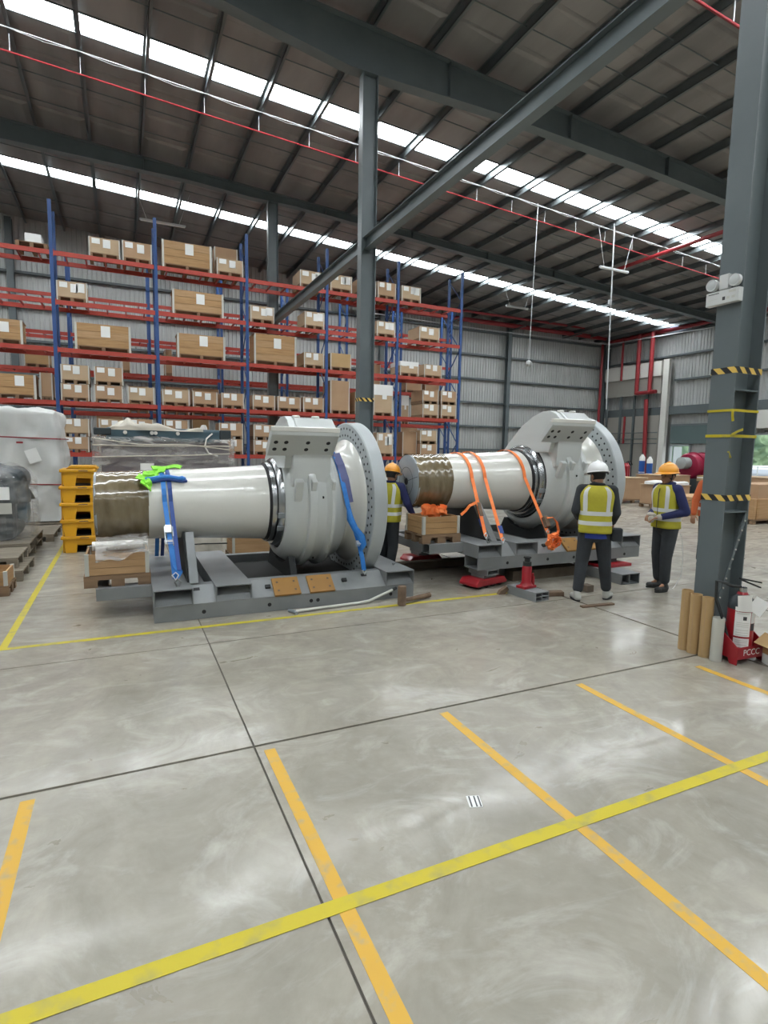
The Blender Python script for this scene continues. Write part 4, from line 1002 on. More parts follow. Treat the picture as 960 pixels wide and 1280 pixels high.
# long gearbox wrapped in film, behind the first shaft
gb = thing('wrapped_gearbox', 'long dark blue gearbox wrapped in stretch film standing on a skid', 'gearbox', (0,0,0))
part('skid', MB().box(-.45, 2.15, 12.55, 13.6, .001, .28), 'dark_timber', gb)
part('lower_case', MB().box(-.40, 2.12, 12.6, 13.5, .281, 1.95), 'machine_violet', gb, bevel=.03)
part('upper_case', MB().box(-.30, 1.95, 12.50, 13.4, 1.951, 2.22), 'machine_blue', gb, bevel=.05)
part('lug_block', MB().box(-.52, -.20, 12.46, 12.8, 2.06, 2.20), 'machine_dark', gb, bevel=.02)
part('lug_block', MB().box(1.90, 2.14, 12.46, 12.8, 2.02, 2.22), 'machine_dark', gb, bevel=.02)
for x in (.05, .55, .62, 1.05): part('bolt_cap', MB().lathe([(12.50,.0),(12.50,.035),(12.62,.04)], (x,-.09,2.12), 'Y', 14), 'plastic_roll', gb, True)
part('breather', MB().lathe([(2.15,.05),(2.22,.05),(2.23,.075),(2.27,.075),(2.33,.045),(2.335,.0)], (1.62,12.85,0), 'Z', 18), 'plastic_roll', gb, True)
part('foam_cover', lumpy(-.22, 1.55, 12.47, 13.4, 2.17, 2.25, 34, .07, .04, 3.0, top=lambda x, y: .035*math.sin((x+.2)*3.2)+.025*math.sin(x*9+1), freq=5.0), 'foam', gb, True, None)
part('hose', MB().tube([(1.75,12.5,2.14),(1.62,12.44,2.03),(1.58,12.42,1.86),(1.66,12.44,1.72),(1.85,12.45,1.66)], .018, 8), 'plastic_roll', gb, True)
weld(part('stretch_wrap', lumpy(-.56, 2.20, 12.45, 13.65, .285, 2.04, 30, .035, .08, 7.0, .0), 'stretch_film', gb))
part('data_sheet', MB().box(.31, .57, 12.395, 12.405, 1.33, 1.50), 'paper', gb)
for z0, z1 in ((2.0, 1.80), (1.86, 1.88), (1.62, 1.72)): part('film_fold', MB().tube([(-.55,12.40,z0),(.3,12.38,(z0+z1)/2-.02),(1.2,12.385,(z0+z1)/2),(2.1,12.40,z1)], .012, 6), 'foam', gb, True)

# ------------------------------------------------------------------ right background
def bundle(x0, x1, y0, y1, h, label, sheet=False, m='cardboard', rz=0.0):
    t = thing('pallet_box', label, 'box', (x0, y0, 0), rz); X, Y = x1-x0, y1-y0
    pallet(t, 0, X, 0, Y, .001, 'pallet_wood', .14, 5)
    part('carton', MB().box(.01, X-.01, .01, Y-.01, .143, h), m, t, bevel=.01)
    part('lid', MB().box(-.01, X+.01, -.01, Y+.01, h+.001, h+.03), 'cardboard_pale', t)
    if sheet: weld(part('white_sheet', lumpy(-.05, X*.9, -.06, Y*.8, h+.035, h+.14, 8, .06, .05, x0), 'paper', t))
    return t
bundle(17.2, 18.6, 15.4, 16.6, .95, 'brown carton on pallet directly behind the raised hub flange')
bundle(16.9, 18.1, 13.2, 14.3, .80, 'brown carton on pallet topped with a crumpled white sheet', True)
bundle(19.2, 20.8, 15.2, 16.5, 1.05, 'brown carton on pallet standing below the blue gas cylinders')
for k in range(4):
    simple('timber_sheet', MB().box(15.6+.1*k, 18.2+.1*k, 11.55, 12.75, .16+.11*k if k else .001, .25+.11*k), 'pine' if k % 2 else 'plywood', ['lowest', 'second', 'third', 'topmost'][k]+' timber panel of the flat pile behind the orange-helmeted worker', 'panel')
for k in range(5):
    simple('cardboard_sheet', MB().box(20.9, 23.6, 13.8, 15.0, .80+.06*k if k else .001, .845+.06*k), ('paper', 'cardboard_tan', 'cardboard_pale')[k % 3] if k else 'dark_timber', ['supporting base', 'lowest', 'second', 'third', 'topmost'][k]+' sheet of the board pile below the red machine', 'sheet')
mb_ = thing('red_machine', 'dark red round-topped machine standing by the doorway wall', 'machine', (22.55, 16.0, 0))
part('machine_base', MB().box(-1.0, 1.0, -.6, .6, .001, .9), 'machine_dark', mb_, bevel=.03)
part('machine_drum', MB().lathe([(-.95,.2),(-.92,.50),(-.85,.56),(.85,.56),(.92,.5),(.95,.2)], (0,0,1.42), 'X', 28), 'machine_red', mb_, True)
for x in (-.6, 0, .6): part('drum_rib', MB().lathe([(x-.05,.56),(x-.05,.60),(x+.05,.60),(x+.05,.56)], (0,0,1.42), 'X', 28), 'machine_red', mb_, True)
for x in (-.35, .3): part('drum_port', MB().lathe([(-.60,.0),(-.60,.14),(-.5,.14)], (x,0,1.40), 'Y', 18), 'machine_dark', mb_, True)
part('motor', MB().lathe([(-1.35,.2),(-1.33,.25),(-.96,.25)], (0,0,1.55), 'X', 20), 'door_grey', mb_, True)
for k, (x, y) in enumerate(((21.0, 17.75), (21.0, 17.35))):
    t = thing('gas_cylinder', ['blue gas cylinder with white shoulder, taller of the pair', 'blue gas cylinder with white shoulder, shorter of the pair'][k], 'cylinder', (x, y, .001))
    H = 1.95-.1*k
    part('cylinder_body', MB().lathe([(0,.12),(.02,.125),(H-.35,.125)], (0,0,0), 'Z', 20), 'cylinder_blue', t, True)
    part('shoulder', MB().lathe([(H-.349,.126),(H-.2,.12),(H-.1,.06),(H-.06,.045)], (0,0,0), 'Z', 20), 'paper', t, True)
    part('valve', MB().lathe([(H-.06,.03),(H,.03)], (0,0,0), 'Z', 12), 'chrome', t, True)
    part('collar_band', MB().lathe([(H*.55,.128),(H*.57,.128)], (0,0,0), 'Z', 20), 'paper', t, True)
for k in range(2):
    t = thing('wall_extinguisher', ['red fire extinguisher behind the hub flange, next to the blue cylinders', 'red fire extinguisher behind the hub flange, nearer the corner'][k], 'extinguisher', (22.5+.7*k, 20.0+.5*k, .55))
    part('tank', MB().lathe([(0,.14),(.02,.15),(.75,.15),(.85,.06),(.9,.05)], (0,0,0), 'Z', 18), 'jack_red', t, True)
    part('stand', MB().box(-.2, .2, -.2, .2, -.549, -.001), 'machine_dark', t)
    part('nozzle', MB().tube([(0,0,.9),(.1,-.1,1.0),(.22,-.12,.8)], .03, 8), 'rubber', t, True)
# timber stack beside the open doorway
for k, (x0, x1, y0, y1, z0, z1, nm) in enumerate(((15.7, 18.4, 9.5, 10.6, .14, .70, 'plywood crate on pallet behind the big column, lower of two'), (15.9, 18.2, 9.55, 10.5, .702, 1.10, 'flat brown carton on the plywood crate behind the big column'))):
    t = thing('wooden_crate' if k == 0 else 'cardboard_box', nm, 'crate' if k == 0 else 'carton', (0,0,0))
    part('box_body', MB().box(x0, x1, y0, y1, z0, z1), 'pine' if k == 0 else 'cardboard', t, bevel=.01)
    if k == 0: pallet(t, x0, x1, y0, y1, .001, 'pallet_wood', .138, 6)
    for q in range(3 if k == 0 else 0): part('batten', MB().box(x0+.1+q*1.2, x0+.2+q*1.2, y0-.02, y0-.0005, z0, z1), 'plywood', t)
bundle(20.6, 23.4, 12.0, 13.4, 1.1, 'large brown carton on pallet in front of the open doorway')
bundle(24.5, 26.0, 17.0, 18.2, 1.0, 'carton on pallet standing just inside the open doorway', True)
# outside greenery and fence beyond the doorway
for k, (x, y, h) in enumerate(((62, 33.5, 4.2), (64, 40.0, 4.6), (60, 45.5, 4.2), (63, 27.0, 3.4))):
    t = thing('tree', ['round green tree outside the open doorway', 'tall green tree outside, beyond the fence', 'green tree outside, at the far end of the fence', 'small green tree outside, near end of the fence'][k], 'tree', (x, y, -.05))
    part('crown', lumpy(-1.6, 1.6, -1.6, 1.6, 1.0, h, 10, .9, 1.0, k*3.1), 'foliage', t, True, None)
    part('trunk', MB().tube([(0,0,0),(.05,0,1.3)], [.16,.12], 8), 'rust', t)
fn = thing('fence', 'thin metal fence outside the open doorway', 'fence', (38, 12, -.05))
for k in range(20): part('post', MB().tube([(0,k,.0),(0,k,1.3)], .03, 6), 'edge_metal', fn)
for z in (.5, 1.25): part('rail', MB().tube([(0,0,z),(0,19,z)], .02, 6), 'edge_metal', fn)

# ------------------------------------------------------------------ pipes, cables and hanging lights
sp = thing('sprinkler_pipe', 'thin red sprinkler pipe hung on white rods along the skylight strip', 'pipe', (0,0,0))
px = [x for x in PX if -4 < x < 31]; pz = lambda x: roofz(x)-.62
part('pipe', MB().tube([(-5, 16.75, pz(-5)), (31, 16.75, pz(31))], .021, 8), 'pipe_red', sp, True)
for x in px: part('hanger', MB().tube([(x, 16.75, roofz(x)-.2), (x, 16.75, pz(x)+.015)], .010, 6), 'conduit_white', sp)
cc = thing('roof_conduit', 'pair of thin white conduits running along the skylight below the purlins', 'conduit', (0,0,0))
part('conduit', MB().tube([(-5, 16.45, roofz(-5)-.26), (31, 16.45, roofz(31)-.26)], .010, 6), 'conduit_white', cc)
pts = []
for a, b in zip(px[:-1], px[1:]): pts += [(a, 16.48, roofz(a)-.25), ((a+b)/2, 16.52, roofz((a+b)/2)-.28)]
part('conduit', MB().tube(pts, .008, 6), 'conduit_white', cc)
sp2 = thing('sprinkler_pipe', 'red sprinkler pipe with white hanger crossing under the nearest roof bay', 'pipe', (0,0,0))
part('pipe', MB().tube([(7.0, 7.95, pz(7)), (31, 7.95, pz(31))], .028, 8), 'pipe_red', sp2, True)
for x in [x for x in PX if 7.2 < x < 31]: part('hanger', MB().tube([(x, 7.95, roofz(x)-.2), (x, 7.95, pz(x)+.02)], .014, 6), 'conduit_white', sp2)
mp = thing('main_pipe', 'thick red sprinkler main crossing below the purlins towards the doorway wall', 'pipe', (0,0,0))
part('pipe', MB().tube([(19.45, 8.0, 9.75), (19.45, 18.4, 9.75)], .075, 12), 'pipe_red', mp, True)
part('riser', MB().tube([(19.45, 16.75, 9.76), (19.45, 16.75, pz(19.45))], .05, 10), 'pipe_red', mp, True)
part('hanger', MB().tube([(19.45, 13.6, 9.76), (19.45, 13.6, roofz(19.45)-.2)], .03, 8), 'pipe_red', mp)
part('hanger', MB().tube([(19.45, 10.0, 9.76), (19.45, 10.0, roofz(19.45)-.2)], .03, 8), 'pipe_red', mp)
bp = thing('wall_pipe', 'pair of thick red pipes along the top of the far ribbed wall', 'pipe', (0,0,0))
part('pipe', MB().tube([(11, 29.2, 9.75), (30.6, 29.2, 9.75)], .14, 12), 'pipe_red', bp, True)
part('pipe', MB().tube([(13, 28.2, 9.95), (30.6, 28.2, 9.95)], .07, 10), 'pipe_red', bp, True)
for x in (14, 18, 22.5, 27): part('bracket', MB().box(x-.03, x+.03, 28.1, 29.9, 9.52, 9.60), 'girt', bp)
br = thing('wall_pipe', 'thick red pipe along the top of the doorway wall with looped risers', 'pipe', (0,0,0))
part('pipe', MB().tube([(30.75, 10, 9.55), (30.75, 29.2, 9.55)], .12, 12), 'pipe_red', br, True)
part('riser', MB().tube([(30.5, 26.6, 9.6), (30.5, 26.6, 5.78)], .13, 12), 'pipe_red', br, True)
part('riser', MB().tube([(30.5, 25.6, 9.6), (30.5, 25.6, 5.78)], .13, 12), 'pipe_red', br, True)
part('loop', MB().tube([(30.5, 26.6, 5.85), (30.5, 25.1, 5.85)], .12, 12), 'pipe_red', br, True)
part('top_loop', MB().tube([(30.5, 27.3, 9.6), (30.5, 27.2, 10.0), (30.5, 26.8, 10.1), (30.5, 25.9, 10.1), (30.5, 25.6, 9.9), (30.5, 25.5, 9.6)], .13, 12), 'pipe_red', br, True)
part('drop_pipe', MB().tube([(30.45, 25.75, 5.4), (30.45, 25.55, .02)], .13, 12), 'pipe_red', br, True)
part('thin_riser', MB().tube([(30.6, 28.0, 9.5), (30.6, 28.0, 6.8)], .07, 8), 'pipe_red', br, True)
part('drop_pipe', MB().tube([(30.6, 27.5, 4.4), (30.6, 27.5, 2.6)], .07, 8), 'pipe_red', br, True)
simple('corner_pipe', MB().tube([(30.3, 29.5, 9.4), (30.3, 29.5, .02)], .09, 10), 'pipe_red', 'red riser pipe standing in the far corner of the hall', 'pipe', smooth=True)
simple('cable_line', MB().tube([(12, 29.0, 9.35), (20, 29.0, 9.25), (30.2, 28.9, 9.3)], .03, 6), 'conduit_white', 'thin pale cable strung along the far ribbed wall under the red pipes', 'cable')
simple('cable_line', MB().tube([(30.2, 28.8, 9.3), (30.3, 22, 9.1), (30.4, 17.5, 9.0)], .03, 6), 'conduit_white', 'thin pale cable strung along the doorway wall under the red pipe', 'cable')
def led(x, y, z, L, along, label):
    t = thing('tube_lamp', label, 'lamp', (x, y, z)); d = Vector((1,0,0)) if along == 'X' else Vector((0,1,0))
    part('batten', MB().bar(-d*L/2, d*L/2, .07, .06), 'conduit_white', t)
    part('diffuser', MB().bar(-d*(L/2-.03)+Vector((0,0,-.045)), d*(L/2-.03)+Vector((0,0,-.045)), .04, .03), 'paper', t)
    for s in (-1, 1): part('wire', MB().tube([d*s*L*.35+Vector((0,0,.03)), d*s*L*.6+Vector((0,0,roofz(x)-.2-z))], .009, 5), 'conduit_white', t)
    return t
led(17.3, 16.5, 8.92, 1.5, 'X', 'slim white tube lamp hanging on wires beneath the red main pipe')
led(18.6, 24.0, 9.3, 1.4, 'X', 'slim white tube lamp hanging below the far skylight strip')
led(1.6, 23.2, 10.1, 1.6, 'X', 'slim white tube lamp hanging above the racks')
hd = thing('hanging_rod', 'long white conduit dropping from the roof beside the tube lamp', 'conduit', (min(PX, key=lambda v: abs(v-16.75)), 16.3, 0))
part('conduit', MB().tube([(0,0,roofz(16.75)-.12),(0.05,0,8.0),(.15,0,3.6)], .022, 8), 'conduit_white', hd, True)
part('junction', MB().box(-.05, .05, -.05, .05, 7.55, 7.7), 'conduit_white', hd)
hb = thing('pendant_sensor', 'small white ball sensor hanging on a long thin rod', 'sensor', (13.4, 16.5, 0))
part('rod', MB().tube([(.1,0,roofz(13.4)-.2),(0,0,5.2)], .014, 6), 'conduit_white', hb)
part('ball', MB().ball((0,0,5.08), .11, 14, 10), 'conduit_white', hb, True)

# ------------------------------------------------------------------ foot of the big column: tubes, extinguisher, cartons
for k, (x, y, h) in enumerate(((4.845, 3.475, .58), (4.835, 3.375, .565), (4.845, 3.265, .56))):
    t = thing('cardboard_tube', ['tan cardboard tube at the column, far one of three', 'tan cardboard tube at the column, middle one of three', 'tan cardboard tube at the column, next to the extinguisher'][k], 'tube', (x, y, .001))
    part('tube_wall', MB().lathe([(0,.043),(0,.050),(h,.050),(h,.043)], (0,0,0), 'Z', 24, closed=True), 'cardboard_tan', t, True, 40)
    part('seam', MB().tube([(-.049,-.012,.01),(-.049,-.012,h-.01)], .002, 5), 'cardboard', t)
t = thing('cardboard_tube', 'pale grey cardboard tube standing behind the tan tubes', 'tube', (4.848, 3.155, .001))
part('tube_wall', MB().lathe([(0,.044),(0,.05),(.40,.05),(.40,.044)], (0,0,0), 'Z', 24, closed=True), 'edge_metal', t, True, 40)
es = thing('extinguisher_stand', 'red sloped metal stand holding the fire extinguisher by the column', 'stand', (5.085, 3.115, 0), math.radians(-4))
W, D = .36, .27
side = [(-D/2,.0),(-D/2+.07,.0),(-D/2+.09,.05),(D/2-.09,.05),(D/2-.07,.0),(D/2,.0),(D/2,.31),(D/2-.05,.32),(-D/2,.16)]
part('side_panel', MB().prism(side, 'X', -W/2, -W/2+.006), 'jack_red', es, norm=True); part('side_panel', MB().prism(side, 'X', W/2-.006, W/2), 'jack_red', es, norm=True)
part('front_panel', MB().box(-W/2+.006, W/2-.006, -D/2, -D/2+.006, .05, .16), 'jack_red', es)
part('back_panel', MB().box(-W/2+.006, W/2-.006, D/2-.006, D/2, .0, .31), 'jack_red', es)
part('shelf', MB().box(-W/2+.006, W/2-.006, -D/2+.006, D/2-.006, .05, .056), 'jack_red', es)
def text(body, size, m, parent, loc, rot):
    cu = bpy.data.curves.new('letters', 'FONT'); cu.body = body; cu.size = size; cu.extrude = .0006; cu.align_x = 'CENTER'; cu.align_y = 'CENTER'
    tmp = bpy.data.objects.new('letters', cu); COL.objects.link(tmp)
    me = bpy.data.meshes.new_from_object(tmp.evaluated_get(bpy.context.evaluated_depsgraph_get())); bpy.data.objects.remove(tmp)
    me.materials.clear(); o = link('lettering', me, m, parent); o.location = loc; o.rotation_euler = rot; return o
text('PCCC', .08, 'paper', es, (0, -D/2-.001, .105), (PI/2, 0, 0))
ex = thing('fire_extinguisher', 'red fire extinguisher with white instruction labels and paper tags in red stand', 'extinguisher', (5.095, 3.115, .057), math.radians(-4)); ex.scale = (1.2, 1.2, 1.12)
tk = part('tank', MB().lathe([(0,.08),(.01,.09),(.40,.09),(.45,.075),(.49,.04),(.51,.03)], (0,0,0), 'Z', 32), 'jack_red', ex, True)
def wrapl(name, a0, a1, z0, z1, m, r=.0912):
    n = 10; vs = [(r*math.cos(a0+(a1-a0)*k/n), r*math.sin(a0+(a1-a0)*k/n), z) for z in (z0, z1) for k in range(n+1)]
    return part(name, MB().add(vs, [(k, k+1, n+2+k, n+1+k) for k in range(n)]), m, tk)
wrapl('label', 3.35, 4.55, .16, .36, 'paper'); wrapl('label', 3.35, 4.55, .07, .145, 'paper'); wrapl('label_strip', 4.6, 5.1, .27, .36, 'reflective'); wrapl('label_strip', 4.6, 5.1, .21, .268, 'ink')
wrapl('label_mark', 3.95, 4.22, .295, .325, 'ink', .0918)
for z in (.345, .27, .255, .24, .21, .19, .17, .125, .11, .09): wrapl('label_mark', 3.5, 4.4, z, z+.004, 'edge_metal', .0918)
for z in (.33, .30, .275, .25, .225, .19): wrapl('printed_line', 5.25, 5.95, z, z+.006, 'tape_orange', .0914)
part('shoulder_cover', MB().lathe([(.372,.0915),(.40,.0915),(.452,.077),(.49,.043)], (0,0,0), 'Z', 28), 'machine_dark', ex, True)
wrapl('shoulder_label', 3.35, 4.6, .335+.03, .40, 'paper', .0925)
part('neck', MB().lathe([(.50,.028),(.545,.028),(.55,.02)], (0,0,0), 'Z', 16), 'chrome', ex, True)
hv = part('valve_lever', MB().obox((.06,-.01,.60), (.085,-.02,-.018), (.002,.012,0), (0,0,.006)).obox((.07,-.01,.572), (.07,-.02,-.03), (.002,.012,0), (0,0,.006)), 'rubber', ex)
part('hose', MB().tube([(-.03,.0,.555),(-.10,.01,.56),(-.17,.03,.59),(-.21,.06,.60),(-.20,.06,.45),(-.16,.02,.28),(-.12,-.01,.10)], .012, 8), 'rubber', ex, True)
for c, ax, ay in (((-.078,-.080,.44), (.023,-.038,.010), (.008,.0,-.065)), ((.004,-.125,.42), (.022,-.036,-.026), (.02,-.02,.055))):
    part('paper_tag', MB().obox(c, ax, ay, (.0009,.0005,0)), 'paper', ex)
bx = thing('open_carton', 'open brown cardboard carton on a white box beside the extinguisher', 'carton', (5.33, 2.73, 0), math.radians(-20))
part('white_base', MB().box(-.2, .2, -.17, .17, .001, .09), 'paper', bx)
for a in ((-.2,.2,-.17,-.164),(-.2,.2,.164,.17),(-.2,-.194,-.163,.163),(.194,.2,-.163,.163)): part('carton_side', MB().box(a[0],a[1],a[2],a[3],.091,.27), 'cardboard_tan', bx)
part('carton_bottom', MB().box(-.193,.193,-.163,.163,.091,.097), 'cardboard_tan', bx)
part('flap', MB().obox((-.245,0,.235), (.05,0,.045), (0,.165,0), (.002,0,-.003)), 'cardboard_tan', bx)
part('flap', MB().obox((0,-.21,.225), (.19,0,0), (0,.045,.05), (0,.002,-.002)), 'cardboard_tan', bx)

# ------------------------------------------------------------------ people
def remesh(o, vox, sm=4):
    r = o.modifiers.new('remesh', 'REMESH'); r.mode = 'VOXEL'; r.voxel_size = vox; r.use_smooth_shade = True
    s = o.modifiers.new('smooth', 'SMOOTH'); s.iterations = sm; s.factor = .5
    return o
def person(label, loc, rz, J, head_yaw=0.0, head_pitch=0.0, lean=(0.0, 0.0), helmet='helmet_orange', vest='vest_yellow', shirt='navy_cloth', trousers='charcoal_cloth', shoes='shoe_dark', glove=None, scale=1.0, strap=True, undershirt=None):
    """faces +Y in its own space; J holds elbows, wrists, knees, ankles, toes for (L, R); lean shifts the upper body"""
    t = thing('person', label, 'person', loc, rz); t.scale = (scale,)*3
    def wz(p):
        p = Vector(p)
        if p.z > .9: k = (p.z-.9); p = Vector((p.x+lean[0]*k, p.y+lean[1]*k, p.z))
        return p
    sh = {'L': wz((-.175,0,1.39)), 'R': wz((.175,0,1.39))}; hip = {'L': Vector((-.09,0,.88)), 'R': Vector((.09,0,.88))}
    E = {s: Vector(J['elbow'+s]) for s in 'LR'}; W = {s: Vector(J['wrist'+s]) for s in 'LR'}
    K = {s: Vector(J['knee'+s]) for s in 'LR'}; A = {s: Vector(J['ankle'+s]) for s in 'LR'}; T = {s: Vector(J['toe'+s]) for s in 'LR'}
    nk = wz((0,-.01,1.45)); hc = wz((0,.015,1.56))
    Rm = Matrix.Rotation(head_yaw, 3, 'Z') @ Matrix.Rotation(head_pitch, 3, 'X')
    H = lambda p: nk+Vector((0,.015,.11)) + Rm @ Vector(p)
    # body: one remeshed surface
    b = MB()
    def hb(c, r):
        q = MB().ball((0,0,0), r, 16, 12); b.add([H(Vector(c)+Vector(v)) for v in q.v], q.f)
    hb((0,0,.03), (.076,.096,.098)); hb((0,.035,-.035), (.058,.062,.066)); hb((0,.012,-.06), (.05,.055,.05)); hb((0,.098,-.012), (.012,.018,.02)); hb((0,.093,.008), (.010,.014,.026))
    hb((0,.085,-.055), (.026,.014,.010)); hb((0,.082,-.085), (.024,.018,.016))
    for s in (-1, 1): hb((s*.078,-.005,-.005), (.012,.024,.034)); hb((s*.032,.082,.028), (.022,.012,.008))
    b.cone(nk+Vector((0,0,-.06)), H((0,-.012,-.04)), .062, .056, 14)
    b.ball(wz((0,0,1.26)), (.165,.105,.20), 18, 12); b.ball(wz((0,0,1.06)), (.15,.10,.16), 18, 12); b.ball((0,0,.92), (.155,.11,.12), 18, 12)
    for s in 'LR':
        b.cone(sh[s], E[s], .058, .042); b.cone(E[s], W[s], .042, .028); b.cone(hip[s], K[s], .085, .055); b.cone(K[s], A[s], .054, .038)
        b.cone(A[s], A[s].lerp(T[s], .55)+Vector((0,0,.015)), .034, .018)
        d = (W[s]-E[s]).normalized(); up = Vector((0,0,1)); sd = d.cross(up)
        sd = sd.normalized() if sd.length > .1 else Vector((1,0,0)); nn = sd.cross(d).normalized()
        inn = 1 if s == 'L' else -1
        pc = W[s]+d*.055
        q = MB().ball((0,0,0), 1, 12, 8); b.add([pc+d*v[0]*.052+sd*v[1]*.040+nn*v[2]*.018 for v in (Vector(x) for x in q.v)], q.f)
        for f, (o_, L_) in enumerate(((-.030,.062),(-.010,.075),(.010,.070),(.029,.055))):
            p0 = W[s]+d*.090+sd*o_; p1 = p0+d*L_*.55-nn*.012; p2 = p1+d*L_*.35-nn*.028
            b.cone(p0, p1, .0095, .009, 8); b.cone(p1, p2, .009, .0075, 8)
        th0 = W[s]+d*.035+sd*inn*.034; th1 = th0+d*.035+sd*inn*.026-nn*.006; th2 = th1+d*.030+sd*inn*.004-nn*.016
        b.cone(th0, th1, .0125, .0105, 8); b.cone(th1, th2, .0105, .008, 8)
    body = remesh(part('body', b, 'skin', t), .0075, 3)
    # hair cap, eyes, brows, mouth
    q = MB().ball((0,0,0), (.083,.101,.10), 18, 12); q = MB().add([H(Vector((0,-.008,.03))+Vector(v)) for v in q.v if True], q.f)
    keep = MB(); 
    vv = [Vector(v) for v in MB().ball((0,0,0), (.083,.101,.10), 18, 12).v]
    fs = [f for f in q.f if sum(vv[i].y for i in f)/len(f) < .045 or sum(vv[i].z for i in f)/len(f) > .06]
    fs = [f for f in fs if sum(vv[i].z for i in f)/len(f) > -.07]
    keep.add(q.v, fs); part('hair', keep, 'hair', t, True, None)
    for s in (-1, 1):
        part('eye', MB().ball(H((s*.031,.088,.012)), (.011,.007,.006), 10, 8), 'hair', t, True)
        part('eyebrow', MB().bar(H((s*.016,.096,.034)), H((s*.048,.086,.036)), .006, .005), 'hair', t)
    part('mouth', MB().bar(H((-.020,.099,-.056)), H((.020,.099,-.056)), .004, .004), 'machine_red', t)
    # shirt
    m = MB(); m.ball(wz((0,0,1.27)), (.182,.120,.19), 18, 12); m.ball(wz((0,0,1.08)), (.172,.118,.19), 18, 12); m.ball((0,0,.93), (.172,.124,.10), 18, 12)
    m.cone(wz((0,-.01,1.36)), nk+Vector((0,0,.0)), .085, .072, 14)
    for s in 'LR':
        m.cone(sh[s], E[s], .074, .060); m.cone(E[s], W[s]-(W[s]-E[s]).normalized()*.012, .058, .044); m.cone(wz((0,0,1.40)), sh[s], .07, .072)
    remesh(part('shirt', m, shirt, t), .011, 3)
    part('collar', MB().tube([nk+Vector((.078*math.cos(a), .078*math.sin(a)-.0, .012+.012*math.sin(a+PI))) for a in [2*PI*k/16 for k in range(16)]], .016, 8, closed=True), shirt, t, True)
    # trousers
    m = MB(); m.ball((0,0,.93), (.168,.125,.12), 18, 12); m.ball((0,-.01,.85), (.165,.125,.11), 18, 12)
    for s in 'LR':
        d = (A[s]-K[s]).normalized()
        m.cone(hip[s]+Vector((0,-.005,0)), K[s], .105, .082); m.cone(K[s], A[s]-d*.07, .080, .066)
    remesh(part('trousers', m, trousers, t), .012, 3)
    if undershirt:
        rings = MB()
        prof = [(.80,.176,.135),(.86,.182,.138),(.97,.182,.132)]
        vs = []; n = 28
        for z, rx, ry in prof: vs += [wz((rx*math.cos(2*PI*k/n), ry*math.sin(2*PI*k/n), z)) for k in range(n)]
        rings.add(vs, [(i*n+k, i*n+(k+1)%n, (i+1)*n+(k+1)%n, (i+1)*n+k) for i in range(2) for k in range(n)])
        part('shirt_tail', rings, undershirt, t, True)
    # shoes
    for s in 'LR':
        m = MB(); d = (T[s]-A[s]); d.z = 0; d.normalize(); base = Vector((A[s].x, A[s].y, 0))
        m.ball(base-d*.02+Vector((0,0,.062)), (.046,.046,.060), 14, 10); m.cone(base-d*.035+Vector((0,0,.046)), base+d*.14+Vector((0,0,.042)), .042, .036); m.ball(base+d*.13+Vector((0,0,.04)), (.046,.046,.036), 14, 10)
        m.cone(A[s]+Vector((0,0,.02)), base+Vector((0,0,.06)), .044, .046)
        sh_ = remesh(part('shoe', m, shoes, t), .010, 3)
        sd = Vector((-d.y, d.x, 0)); sole = MB(); n = 16; pts = []
        for k in range(n):
            a = 2*PI*k/n; pts.append(base+d*(.055+.125*math.cos(a))+sd*.047*math.sin(a))
        sole.add([p+Vector((0,0,.0015)) for p in pts]+[p+Vector((0,0,.02)) for p in pts], [tuple(range(n-1,-1,-1)), tuple(range(n,2*n))]+[(k,(k+1)%n,n+(k+1)%n,n+k) for k in range(n)])
        part('sole', sole, 'rubber', sh_)
    if glove:
        for s in 'LR':
            d = (W[s]-E[s]).normalized(); m = MB(); m.cone(W[s]-d*.02, W[s]+d*.02, .042, .042)
            part('glove_cuff', m, glove, t, True)
    # vest: loft
    Z = [(.865,.190,.142),(.95,.190,.142),(1.05,.186,.136),(1.15,.190,.134),(1.25,.200,.136),(1.33,.205,.135),(1.385,.190,.122),(1.425,.150,.105),(1.45,.105,.092)]
    def surf(a, z, off=0.0):
        for (z0,x0,y0),(z1,x1,y1) in zip(Z[:-1], Z[1:]):
            if z <= z1 or z1 == Z[-1][0]:
                k = max(0, min(1, (z-z0)/(z1-z0))); rx = x0+(x1-x0)*k+off; ry = y0+(y1-y0)*k+off; break
        ca, sa = math.cos(a), math.sin(a); p = .75
        wob = 1+.02*math.sin(a*5+z*17)
        return wz((rx*math.copysign(abs(ca)**p, ca)*wob, ry*math.copysign(abs(sa)**p, sa)*wob, z))
    def patch(a0, a1, z0, z1, off, na, nz):
        vs = [surf(a0+(a1-a0)*i/na, z0+(z1-z0)*j/nz, off) for j in range(nz+1) for i in range(na+1)]
        return [tuple(v) for v in vs], [(j*(na+1)+i, j*(na+1)+i+1, (j+1)*(na+1)+i+1, (j+1)*(na+1)+i) for j in range(nz) for i in range(na)]
    v = part('vest', MB().add(*patch(0, 2*PI, .865, 1.45, 0, 48, 22)), vest, t, True, None)
    sol = v.modifiers.new('thick', 'SOLIDIFY'); sol.thickness = .006; sol.offset = 1
    for z0, z1 in ((.965, 1.015), (1.085, 1.135)): part('reflective_band', MB().add(*patch(0, 2*PI, z0, z1, .009, 48, 2)), 'reflective', v, True, None)
    for ac in (PI/2, -PI/2):
        for s in (-1, 1): part('reflective_strap', MB().add(*patch(ac+s*.62-.17, ac+s*.62+.17, 1.135, 1.435, .009, 5, 12)), 'reflective', v, True, None)
    part('zip', MB().tube([surf(PI/2, z, .010) for z in (.87,.95,1.05,1.15,1.25,1.33,1.40)], .005, 6), 'ink', v)
